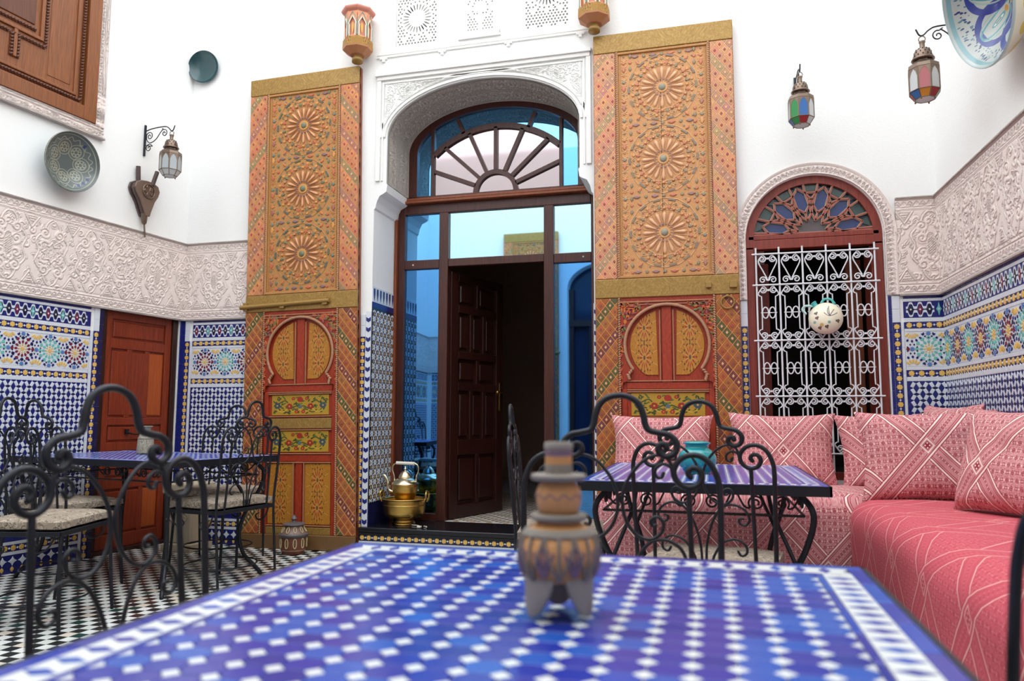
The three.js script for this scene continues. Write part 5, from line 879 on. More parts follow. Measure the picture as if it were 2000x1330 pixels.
// ---------------------------------------------------------------- mosaic tables
const BL = [[0.012, 0.04, 0.36], [0.014, 0.065, 0.42], [0.018, 0.035, 0.33], [0.035, 0.04, 0.32], [0.018, 0.09, 0.44], [0.012, 0.03, 0.28], [0.03, 0.055, 0.36]];
const topMat = std({ vertexColors: true, roughness: 0.2 }), topGlaze = new Map();
const tg = (c) => { const k = c.join(); if (!topGlaze.has(k)) topGlaze.set(k, std({ color: new THREE.Color(...c), roughness: 0.2 })); return topGlaze.get(k); };
function mosaicTable(label, W, D, pos, turn, most, legs = true) {   // centre of the top at pos; W along local x, D along local z
  const t = thing('mosaic_table', label, 'table', pos, turn), H = 0.744;
  const top = part('table_top', boxUV(bx(-W / 2 + 0.004, W / 2 - 0.004, H - 0.03, H, -D / 2 + 0.004, D / 2 - 0.004)), std({ color: new THREE.Color(0.66, 0.64, 0.68), roughness: 0.7 }), t);
  const e = 0.008; part('edge_band', [[bx(-W / 2, W / 2, H - 0.034, H + 0.004, -D / 2, -D / 2 + e)], [bx(-W / 2, W / 2, H - 0.034, H + 0.004, D / 2 - e, D / 2)], [bx(-W / 2, -W / 2 + e, H - 0.034, H + 0.004, -D / 2, D / 2)], [bx(W / 2 - e, W / 2, H - 0.034, H + 0.004, -D / 2, D / 2)]], mat.iron, t);
  // pieces in table coordinates: x, y = -z
  const P = [], b0 = e + 0.001, b1 = b0 + 0.024, b2 = b1 + 0.045, b3 = b2 + 0.011, wx = W / 2, wy = D / 2;
  const th = 0.006, straight = (x0, x1, y0, y1, c) => { const hz = x1 - x0 > y1 - y0, n = Math.max(1, Math.round((hz ? x1 - x0 : y1 - y0) / 0.11)); for (let i = 0; i < n; i++) { const a = hz ? [x0 + (x1 - x0) * i / n, x0 + (x1 - x0) * (i + 1) / n, y0, y1] : [x0, x1, y0 + (y1 - y0) * i / n, y0 + (y1 - y0) * (i + 1) / n]; P.push([tile(rectPts(a[1] - a[0] - 0.0012, a[3] - a[2] - 0.0012), th, 0.0008), (a[0] + a[1]) / 2, (a[2] + a[3]) / 2, 0, typeof c === 'function' ? c(i) : c]); } };
  const bl = (i) => BL[(i * 5 + 1) % 7];
  for (const [p, q] of [[b0, b1], [b2, b3]]) { straight(-wx + p, wx - p, wy - q, wy - p, bl); straight(-wx + p, wx - p, -wy + p, -wy + q, bl); straight(-wx + p, -wx + q, -wy + q, wy - q, bl); straight(wx - q, wx - p, -wy + q, wy - q, bl); }
  const WH = [0.72, 0.75, 0.74];
  const band = (len, place) => { const n = Math.round(len / 0.038), d = len / n, hw = 0.0225, dia = tile(rhomb(d * 0.27, hw * 0.92).map((p) => [p[0], p[1]]), th + 0.0008, 0.0008), k = d * 0.27, wt = tile([[0, -hw], [d / 2, -hw], [d, -hw], [d - 0.0006, -hw * 0.9], [d / 2 + (d / 2 - k) - 0.0005, 0], [d - 0.0006, hw * 0.9], [d, hw], [d / 2, hw], [0, hw], [0.0006, hw * 0.9], [k + 0.0005, 0], [0.0006, -hw * 0.9]].map((p) => [p[0] - d / 2, p[1] * 0.985]), th, 0); for (let i = 0; i < n; i++) { place(wt, (i + 0.5) * d - len / 2, WH); place(dia, i * d - len / 2, BL[(i * 3) % 7]); } };
  const mid = (b1 + b2) / 2;
  for (const s of [-1, 1]) { band(2 * (wx - b1), (g, u, c) => P.push([g, u, s * (wy - mid), 0, c])); band(2 * (wy - b2) , (g, u, c) => P.push([g, s * (wx - mid), u, PI / 2, c])); }
  const fx = 2 * (wx - b3 - 0.001), fy = 2 * (wy - b3 - 0.001), nx = Math.round(fx / 0.0445), ny = Math.round(fy / 0.0395), dx = fx / nx, dy = fy / ny, a = 0.0122, bq = 0.0116, g0 = 0.0009;
  const oct = tile([[-dx / 2 + a, -dy / 2 + g0], [dx / 2 - a, -dy / 2 + g0], [dx / 2 - g0, -dy / 2 + bq], [dx / 2 - g0, dy / 2 - bq], [dx / 2 - a, dy / 2 - g0], [-dx / 2 + a, dy / 2 - g0], [-dx / 2 + g0, dy / 2 - bq], [-dx / 2 + g0, -dy / 2 + bq]], th, 0.0009), dot = tile(rhomb(a - 0.0008, bq - 0.0008), th, 0.0008);
  const half = (r) => tile([[a - 0.001, 0.0004], [0, bq - 0.0008], [-a + 0.001, 0.0004]], th, 0), hv = tile([[0.0004, -bq + 0.001], [a - 0.0008, 0], [0.0004, bq - 0.001]], th, 0), hh = half();
  for (let j = 0; j <= ny; j++) for (let i = 0; i <= nx; i++) {
    const x = -fx / 2 + i * dx, y = -fy / 2 + j * dy;
    if (i < nx && j < ny) { const q = 0.5 + 0.5 * noise.noise(x * 2.4 + 3.1, y * 2.4, pos[0] * 3), k = Math.min(6, Math.floor(q * 4 + rnd() * 3.2)); P.push([oct, x + dx / 2, y + dy / 2, 0, BL[k]]); }
    const ex = i === 0 || i === nx, ey = j === 0 || j === ny; if (ex && ey) continue;
    if (ey) P.push([hh, x, y, j ? PI : 0, WH]); else if (ex) P.push([hv, x, y, i ? PI : 0, WH]); else P.push([dot, x, y, 0, WH]);
  }
  t.updateMatrixWorld(true); const w = V();
  const list = P.map((p) => { p[0].boundingSphere || p[0].computeBoundingSphere(); w.set(p[1], H, -p[2]).applyMatrix4(t.matrixWorld); return { p, s: inView(w, 0.02) ? p[0].boundingSphere.radius / w.distanceTo(CAM) ** 1.3 : 0 }; }).sort((u, v) => v.s - u.s);
  const rest = [], lay2 = M4e(0, H - 0.001, 0, -PI / 2, 0, 0);
  list.forEach(({ p, s }) => { if (s > 0 && most-- > 0) { const m = part('tile', p[0], tg(p[4]), top); m.position.set(p[1], H - 0.001, -p[2]); m.rotation.set(-PI / 2, 0, p[3]); } else rest.push([p[0], new THREE.Matrix4().multiplyMatrices(lay2, M4(p[1], p[2], 0, p[3])), p[4]]); });
  if (rest.length) part('small_tiles', rest, topMat, top, { kind: 'stuff' });
  // iron under-frame
  const lx = W / 2 - 0.09, lz = D / 2 - 0.09;
  for (const sx of [-1, 1]) for (const sz of [-1, 1]) {
    const o = (u, y) => [sx * (lx + u * 0.8), y, sz * (lz + u * 0.8)];
    part('leg', [[tube([o(-0.02, 0.712), o(0.03, 0.66), o(0.035, 0.6), o(0.0, 0.5), o(-0.06, 0.38), o(-0.085, 0.26), o(-0.06, 0.14), o(-0.0, 0.06), o(0.03, 0.02), o(0.035, 0.008)], 0.0125, 44, 8)], [tube([o(-0.15, 0.7), o(-0.13, 0.62), o(-0.07, 0.5), o(-0.03, 0.42)], 0.0085, 20, 7)]], mat.iron, t);
  }
  const apron = (len, put) => { const gs = [[rod([-len / 2, 0.628, 0], [len / 2, 0.628, 0], 0.0055, 6)]], n = Math.max(2, Math.round(len / 0.3)), d = len / n; for (let i = 0; i < n; i++) { const x = -len / 2 + (i + 0.5) * d; for (const s of [-1, 1]) { const sp = spiral(s * 0.045, 0.672, 0.008, 0.03, s > 0 ? PI * 3.2 : -PI * 2.2, s > 0 ? -PI * 3.4 : PI * 3.4, 20).map((p) => [p[0] + x, p[1], 0]); gs.push([tube([...sp, [x + s * 0.09, 0.66, 0], [x + s * (d / 2 - 0.015), 0.7, 0]], 0.0042, 70, 6)]); } } const m = part('apron_scrollwork', gs, mat.iron, t); put(m); };
  apron(2 * lx, (m) => m.position.set(0, 0, lz)); apron(2 * lx, (m) => m.position.set(0, 0, -lz)); apron(2 * lz, (m) => { m.rotation.y = PI / 2; m.position.set(lx, 0, 0); }); apron(2 * lz, (m) => { m.rotation.y = PI / 2; m.position.set(-lx, 0, 0); });
  return t;
}
mosaicTable('large front table topped with blue and white mosaic tiles, a clay candle holder on it', 0.945, 1.32, [-0.2275, 0, -0.755], 0, 300);
mosaicTable('blue mosaic table with black iron legs by the red sofa, the turquoise jar on it', 0.94, 1.27, [-0.05, 0, -3.625], 0, 160);
mosaicTable('blue mosaic table set askew in the tiled corner, four iron chairs round it', 1.42, 0.86, [-3.5, 0, -4.085], -0.19, 60);

// ---------------------------------------------------------------- sofas and cushions
function mattress(w, h, d, r, sag, m, t, name, pos) {
  const g = new RoundedBoxGeometry(w, h, d, 10, r), p = g.attributes.position;
  const gg = new THREE.BoxGeometry(w, h, d, Math.round(w / 0.05), Math.max(4, Math.round(h / 0.04)), Math.round(d / 0.05)), q = gg.attributes.position, N = V();
  for (let i = 0; i < q.count; i++) { // round the box by pulling towards an inner core
    const x = q.getX(i), y = q.getY(i), z = q.getZ(i), cx = Math.max(-w / 2 + r, Math.min(w / 2 - r, x)), cy = Math.max(-h / 2 + r, Math.min(h / 2 - r, y)), cz = Math.max(-d / 2 + r, Math.min(d / 2 - r, z));
    N.set(x - cx, y - cy, z - cz); if (N.lengthSq() > 0) N.setLength(r);
    let Y = cy + N.y; if (Y > 0) Y += 0.02 * (1 - (2 * x / w) ** 2) * (1 - (2 * z / d) ** 2) + sag * noise.noise(x * 3.1 + w, 0.5, z * 3.1); 
    q.setXYZ(i, cx + N.x + 0.006 * noise.noise(x * 5, y * 7, z * 5), Y, cz + N.z + 0.006 * noise.noise(x * 5 + 9, y * 7, z * 5));
  }
  gg.computeVertexNormals();
  // cloth runs over the top and down the fronts without a break
  const f = flat(gg), n = f.attributes.normal, u = f.attributes.uv, a = f.attributes.position;
  for (let i = 0; i < a.count; i++) { const x = a.getX(i), y = a.getY(i), z = a.getZ(i); if (name.axis === 'x') u.setXY(i, x, y - Math.max(-d / 2, Math.min(d / 2, -z)) * 1); else u.setXY(i, z, y + x); }
  const o = part(name.n, f, m, t); o.position.set(...pos); return o;
}
{
  const s = thing('banquette', 'long rose damask banquette under the window grille, along the wall of carved leaves', 'sofa', [0.365, 0, -4.762]);
  part('plinth', boxUV(bx(-1.03, 1.03, 0, 0.12, -0.34, 0.32, 0.01)), mat.leafWood, s);
  mattress(2.1, 0.47, 0.78, 0.1, 0.006, mat.rose, s, { n: 'mattress', axis: 'x' }, [0, 0.345, 0]);
  const r = thing('banquette', 'deep red damask banquette running along the tiled wall beside the front table', 'sofa', [1.045, 0, -2.64]);
  part('plinth', boxUV(bx(-0.3, 0.34, 0, 0.12, -1.68, 1.6, 0.01)), mat.leafWood, r);
  mattress(0.74, 0.475, 3.46, 0.12, 0.01, mat.seatRed, r, { n: 'mattress', axis: 'z' }, [0, 0.345, 0]);
}
function cushionGeo(w, h, t, sd) {
  const n = 26, P = [], U = [], I = [];
  for (const s of [1, -1]) { const base = P.length / 3; for (let j = 0; j <= n; j++) for (let i = 0; i <= n; i++) {
    const u = -1 + 2 * i / n, v = -1 + 2 * j / n, k = 0.1;
    const x = u * w / 2 * (1 - k * (1 - v * v)), y = v * h / 2 * (1 - k * (1 - u * u)), th = t / 2 * Math.pow(Math.max(0, (1 - u ** 4) * (1 - v ** 4)), 0.55), edge = (1 - u * u) * (1 - v * v);
    const wr = 0.012 * noise.noise(u * 2.6 + sd, v * 2.6, s * 2 + sd) * edge ** 0.3 + 0.006 * noise.noise(u * 7 + sd * 3, v * 5, s) * (1 - edge);
    P.push(x, y + 0.006 * noise.noise(u * 4 + sd, v * 3, 5), s * th + wr * (edge > 0 ? 1 : 0.3)); U.push(x + sd * 0.37, y + sd * 0.21);
  } for (let j = 0; j < n; j++) for (let i = 0; i < n; i++) { const a = base + j * (n + 1) + i, b = a + 1, c = a + n + 2, d = a + n + 1; s > 0 ? I.push(a, b, c, a, c, d) : I.push(a, c, b, a, d, c); } }
  const g = new THREE.BufferGeometry(); g.setAttribute('position', new THREE.Float32BufferAttribute(P, 3)); g.setAttribute('uv', new THREE.Float32BufferAttribute(U, 2)); g.setIndex(I); g.computeVertexNormals(); return g;
}
function cushion(label, w, h, t, pos, rx, ry, rz, sd, shift = [0, 0]) {
  const o = thing('cushion', label, 'cushion', pos); o.rotation.set(rx, ry, rz, 'YXZ');
  const g = cushionGeo(w, h, t, sd), u = g.attributes.uv, p = g.attributes.position; for (let i = 0; i < p.count; i++) u.setXY(i, p.getX(i) + 0.215 + shift[0], p.getY(i) + 0.25 + shift[1]);
  part('cover', g, mat.rose, o);
  return o;
}
cushion('rose damask cushion leaning on the carved door leaf, behind the turquoise jar', 0.66, 0.45, 0.17, [-0.32, 0.795, -5.02], -0.2, 0, 0, 1, [0.05, 0.08]);
cushion('rose damask cushion under the window grille, between the jar and the narrow-looking cushion', 0.64, 0.47, 0.18, [0.42, 0.8, -5.0], -0.2, 0, -0.01, 2, [0.0, 0.02]);
cushion('rose damask cushion leaning under the window edge, partly covered by the big corner cushion', 0.62, 0.46, 0.17, [1.05, 0.805, -5.02], -0.2, 0.05, 0.05, 3, [0.12, 0.1]);
cushion('rose damask cushion tucked in the corner against the patterned side wall, only its tip showing', 0.6, 0.46, 0.15, [1.275, 0.85, -4.7], -0.15, -1.35, 0.0, 4, [0.2, 0.0]);
cushion('largest rose damask cushion, propped across the corner where the two banquettes meet', 0.68, 0.49, 0.2, [1.085, 0.80, -4.36], -0.22, -0.06, 0.02, 5, [0.02, -0.04]);
cushion('pale rose cushion leaning on the side wall above the deep red banquette', 0.62, 0.48, 0.19, [1.235, 0.815, -3.62], -0.3, -1.2, 0.0, 6, [0.1, 0.05]);
// ---------------------------------------------------------------- pottery and brass
{ // clay candle holder on the front table
  const t = thing('clay_candle_holder', 'brown clay candle holder of stacked pots with two grey rims on the front table', 'candle holder', [-0.193, 0.7495, -0.966], 0.2);
  part('body', lathe(smoothProf([[0.001, 0.05], [0.036, 0.046], [0.044, 0.056], [0.051, 0.074], [0.0505, 0.088], [0.046, 0.1], [0.039, 0.109], [0.03, 0.114], [0.026, 0.12], [0.027, 0.124]]), 48), mat.clay, t);
  part('shoulder_band', lathe(smoothProf([[0.046, 0.101], [0.0475, 0.103], [0.043, 0.109], [0.039, 0.111]], 10), 48), mat.clayGrey, t);
  part('rim', lathe(smoothProf([[0.024, 0.119], [0.034, 0.1195], [0.0365, 0.123], [0.035, 0.127], [0.026, 0.128]], 18), 40), mat.clayGrey, t);
  part('upper_pot', lathe(smoothProf([[0.022, 0.126], [0.0265, 0.134], [0.029, 0.146], [0.0275, 0.158], [0.0225, 0.167], [0.02, 0.172]]), 40), mat.clay, t);
  part('rim', lathe(smoothProf([[0.018, 0.169], [0.033, 0.1695], [0.0355, 0.173], [0.034, 0.177], [0.017, 0.178]], 18), 40), mat.clayGrey, t);
  part('cup', lathe([[0.001, 0.176], [0.0165, 0.177], [0.0172, 0.182], [0.0166, 0.184], [0.0172, 0.186], [0.0175, 0.213], [0.0165, 0.216], [0.0125, 0.216], [0.012, 0.2], [0.001, 0.199]], 32), mat.clay, t);
  part('cup_rim', [[lathe([[0.0176, 0.208], [0.0186, 0.21], [0.0184, 0.2175], [0.012, 0.2185], [0.0118, 0.208]], 32)], [lathe([[0.0174, 0.178], [0.0179, 0.18], [0.0174, 0.19]], 32)]], mat.clayGrey, t);
  part('cup_stripe', lathe([[0.0176, 0.2005], [0.0178, 0.201], [0.0178, 0.207], [0.0176, 0.2075]], 32), mat.clayViolet, t);
  const rb = [], pt = [], vs = []; const R = (y) => y < 0.056 ? 0.044 : y < 0.088 ? 0.0515 - Math.abs(y - 0.08) * 0.12 : 0.0508 - (y - 0.088) * 0.3;
  const P = (a, y, o = 0.001) => [(R(y) + o) * cos(a), y, (R(y) + o) * sin(a)];
  for (let k = 0; k < 8; k++) { const a = k * PI / 4; rb.push([tube([P(a, 0.102), P(a, 0.09), P(a, 0.075), P(a, 0.06), P(a, 0.05)], 0.0021, 14, 6)], [tube([P(a - 0.36, 0.1), P(a - 0.3, 0.085), P(a - 0.12, 0.062), P(a, 0.05)], 0.0018, 14, 6)], [tube([P(a + 0.36, 0.1), P(a + 0.3, 0.085), P(a + 0.12, 0.062), P(a, 0.05)], 0.0018, 14, 6)]);
    for (let q = -2; q <= 2; q++) { const g = tube([P(a + PI / 8 + q * 0.03, 0.057, 0.0004), P(a + PI / 8 + q * 0.08, 0.072, 0.0006), P(a + PI / 8 + q * 0.125, 0.09 - Math.abs(q) * 0.003, 0.0006)], 0.0017, 8, 5); vs.push([g]); } }
  part('rib', rb, mat.clayGrey, t); part('fan_painting', vs, mat.clayViolet, t);
  const wav = []; for (let k = 0; k < 40; k++) { const a = k * PI / 20; wav.push([0.0288 * cos(a), 0.15 + 0.0022 * (k % 4 < 2 ? 1 : -1), 0.0288 * sin(a)]); } part('wavy_line', tube(wav, 0.001, 160, 5, true), mat.clayViolet, t);
  for (let k = 0; k < 3; k++) { const a0 = k * 2 * PI / 3 + 0.5, s = [], N = 20; const rows = []; for (let i = 0; i <= N; i++) { const q = i / N, a = a0 + (q - 0.5) * 1.75, low = 0.044 * Math.pow(Math.abs(cos((q - 0.5) * PI)), 0.7); rows.push([a, 0.048 - low]); } const pos = [], idx = []; rows.forEach(([a, y]) => { for (const [r, yy] of [[0.0445, 0.052], [0.045 - (0.048 - y) * 0.06, y], [0.040 - (0.048 - y) * 0.06, y], [0.038, 0.052]]) pos.push(r * cos(a), yy, r * sin(a)); }); for (let i = 0; i < N; i++) for (let j = 0; j < 4; j++) { const p = i * 4 + j, q = i * 4 + (j + 1) % 4; idx.push(p, p + 4, q + 4, p, q + 4, q); } const g = new THREE.BufferGeometry(); g.setAttribute('position', new THREE.Float32BufferAttribute(pos, 3)); g.setIndex(idx); g.computeVertexNormals(); part('foot', g, mat.clayGrey, t); }
}
{ // turquoise jar
  const t = thing('turquoise_jar', 'glossy turquoise glazed jar with ridged sides on the table by the sofa', 'jar', [-0.068, 0.7495, -3.52]); t.scale.setScalar(0.87);
  const pr = smoothProf([[0.001, 0.0], [0.06, 0.001], [0.066, 0.008], [0.09, 0.04], [0.098, 0.07], [0.09, 0.1], [0.066, 0.124], [0.057, 0.135], [0.06, 0.146], [0.07, 0.154], [0.068, 0.159], [0.056, 0.156], [0.05, 0.14], [0.05, 0.1]], 90).map((p) => [p[0] + (p[1] > 0.02 && p[1] < 0.12 && p[0] > 0.07 ? 0.0016 * sin(p[1] * 700) : 0), p[1]]);
  part('body', lathe(pr, 56), mat.turquoise, t);
  part('lid', lathe(smoothProf([[0.001, 0.15], [0.05, 0.15], [0.06, 0.157], [0.055, 0.163], [0.03, 0.166], [0.001, 0.168]], 20), 40), mat.turquoise, t);
}
{ // small grey vase on the corner table
  const t = thing('clay_vase', 'small pale grey patterned bottle vase on the corner table', 'vase', [-3.62, 0.7495, -4.22]);
  part('body', lathe(smoothProf([[0.001, 0], [0.045, 0.002], [0.052, 0.02], [0.05, 0.06], [0.047, 0.1], [0.036, 0.13], [0.027, 0.15], [0.03, 0.17], [0.04, 0.18], [0.034, 0.182], [0.026, 0.165]]), 36), std({ map: tex(brocade, true, 3, 2), color: new THREE.Color(0.7, 0.72, 0.62), roughness: 0.5 }), t);
  part('neck_band', lathe([[0.0485, 0.098], [0.051, 0.101], [0.0485, 0.106]], 36), mat.clayGrey, t);
}
{ // lidded pot on the floor
  const t = thing('lidded_pot', 'dark brown painted pot with a pointed lid on the floor before the carved leaf', 'pot', [-2.985, 0, -5.03]);
  const brown = std({ color: new THREE.Color(0.16, 0.05, 0.025), roughness: 0.4 }), grey = std({ color: new THREE.Color(0.1, 0.09, 0.1), roughness: 0.45 });
  part('body', lathe(smoothProf([[0.001, 0], [0.07, 0.002], [0.078, 0.012], [0.088, 0.03], [0.094, 0.05], [0.096, 0.09], [0.094, 0.125]]), 44), brown, t);
  part('foot_band', lathe(smoothProf([[0.086, 0.026], [0.09, 0.032], [0.089, 0.038], [0.0885, 0.041]], 8), 44), std({ color: new THREE.Color(0.4, 0.2, 0.14), roughness: 0.5 }), t);
  part('rim', lathe(smoothProf([[0.09, 0.12], [0.1, 0.125], [0.108, 0.138], [0.104, 0.146], [0.09, 0.15]], 16), 44), grey, t);
  part('lid', lathe(smoothProf([[0.1, 0.144], [0.094, 0.152], [0.078, 0.175], [0.068, 0.2], [0.066, 0.208]]), 44), std({ color: new THREE.Color(0.2, 0.12, 0.09), roughness: 0.4 }), t);
  part('lid_rim', lathe(smoothProf([[0.064, 0.204], [0.078, 0.207], [0.08, 0.214], [0.06, 0.222], [0.03, 0.226], [0.016, 0.23], [0.012, 0.244]], 20), 44), grey, t);
  part('knob', lathe(smoothProf([[0.01, 0.24], [0.022, 0.247], [0.02, 0.256], [0.008, 0.27], [0.001, 0.28]], 16), 24), grey, t);
  const ring = [], dotg = []; for (let k = 0; k < 10; k++) { const a = k * PI / 5 + 0.3; const q = (u, v, r, y0) => [r * cos(a + u), y0 + v, r * sin(a + u)]; ring.push([tube(Array.from({ length: 12 }, (_, i) => q(0.12 * cos(i * PI / 6), 0.034 * sin(i * PI / 6), 0.0965, 0.083)), 0.0035, 30, 5, true)]); ring.push([tube(Array.from({ length: 10 }, (_, i) => { const v = 0.02 * sin(i * PI / 5); return q(0.12 * cos(i * PI / 5), v, 0.0815 - v * 0.55, 0.178); }), 0.003, 26, 5, true)]); const s = new THREE.SphereGeometry(0.01, 8, 5); s.scale(0.5, 1.7, 0.5); s.translate(0.0945 * cos(a), 0.083, 0.0945 * sin(a)); dotg.push([s]); }
  part('oval_motif', ring, std({ color: new THREE.Color(0.6, 0.5, 0.28), roughness: 0.5 }), t); part('oval_centre', dotg, std({ color: new THREE.Color(0.16, 0.15, 0.05), roughness: 0.5 }), t);
}
{ // brass basin and kettle on the step
  const o = [-2.29, 0.1855, -5.44];
  const b = thing('brass_basin', 'round brass basin with two loop handles on the black doorstep', 'basin', o);
  part('bowl', lathe(smoothProf([[0.001, 0.046], [0.07, 0.045], [0.12, 0.05], [0.15, 0.07], [0.16, 0.11], [0.163, 0.17], [0.167, 0.184], [0.174, 0.188], [0.172, 0.194], [0.16, 0.192], [0.155, 0.17], [0.15, 0.1], [0.12, 0.065], [0.001, 0.06]], 80), 56), mat.brass, b);
  part('foot', lathe(smoothProf([[0.085, 0.0], [0.09, 0.004], [0.08, 0.02], [0.078, 0.035], [0.09, 0.05]], 20), 48), mat.brass, b);
  part('band', lathe([[0.161, 0.14], [0.1655, 0.143], [0.162, 0.15]], 56), mat.brass, b);
  for (const s of [-1, 1]) part('handle', tube([[s * 0.172, 0.17, -0.035], [s * 0.185, 0.2, -0.034], [s * 0.188, 0.235, -0.028], [s * 0.182, 0.25, 0], [s * 0.188, 0.235, 0.028], [s * 0.185, 0.2, 0.034], [s * 0.172, 0.17, 0.035]], 0.0075, 40, 8), mat.brass, b);
  part('stand_cover', lathe([[0.001, 0.128], [0.152, 0.128], [0.152, 0.134], [0.001, 0.136]], 48), mat.brass, b);
  const k = thing('brass_kettle', 'brass kettle with a pale handle and curved spout standing in the basin', 'kettle', [o[0] + 0.005, o[1] + 0.1365, o[2]]);
  part('body', lathe(smoothProf([[0.001, 0], [0.07, 0.001], [0.068, 0.03], [0.075, 0.06], [0.092, 0.1], [0.1, 0.14], [0.1, 0.16], [0.094, 0.168]]), 48), mat.brass, k);
  part('shoulder', lathe(smoothProf([[0.1, 0.158], [0.103, 0.165], [0.094, 0.178], [0.07, 0.2], [0.05, 0.21], [0.046, 0.214]]), 48), mat.paleBrass, k);
  part('lid', lathe(smoothProf([[0.05, 0.21], [0.05, 0.216], [0.04, 0.24], [0.025, 0.258], [0.013, 0.264], [0.012, 0.268]]), 36), mat.paleBrass, k);
  part('knob', lathe(smoothProf([[0.006, 0.264], [0.011, 0.274], [0.008, 0.284], [0.004, 0.296], [0.001, 0.3]], 16), 20), mat.paleBrass, k);
  part('spout', tube([[-0.085, 0.1, 0], [-0.125, 0.11, 0], [-0.142, 0.14, 0], [-0.15, 0.19, 0], [-0.172, 0.222, 0], [-0.19, 0.224, 0]], 0.0115, 40, 10), mat.paleBrass, k);
  part('handle_arm', [[tube([[-0.09, 0.17, 0], [-0.092, 0.22, 0], [-0.108, 0.27, 0], [-0.1, 0.305, 0], [-0.075, 0.322, 0]], 0.0055, 30, 8)], [tube([[0.09, 0.17, 0], [0.092, 0.22, 0], [0.108, 0.27, 0], [0.1, 0.305, 0], [0.075, 0.322, 0]], 0.0055, 30, 8)]], mat.paleBrass, k);
  part('grip', rod([-0.075, 0.322, 0], [0.075, 0.318, 0], 0.0125, 14), mat.ivory, k);
}
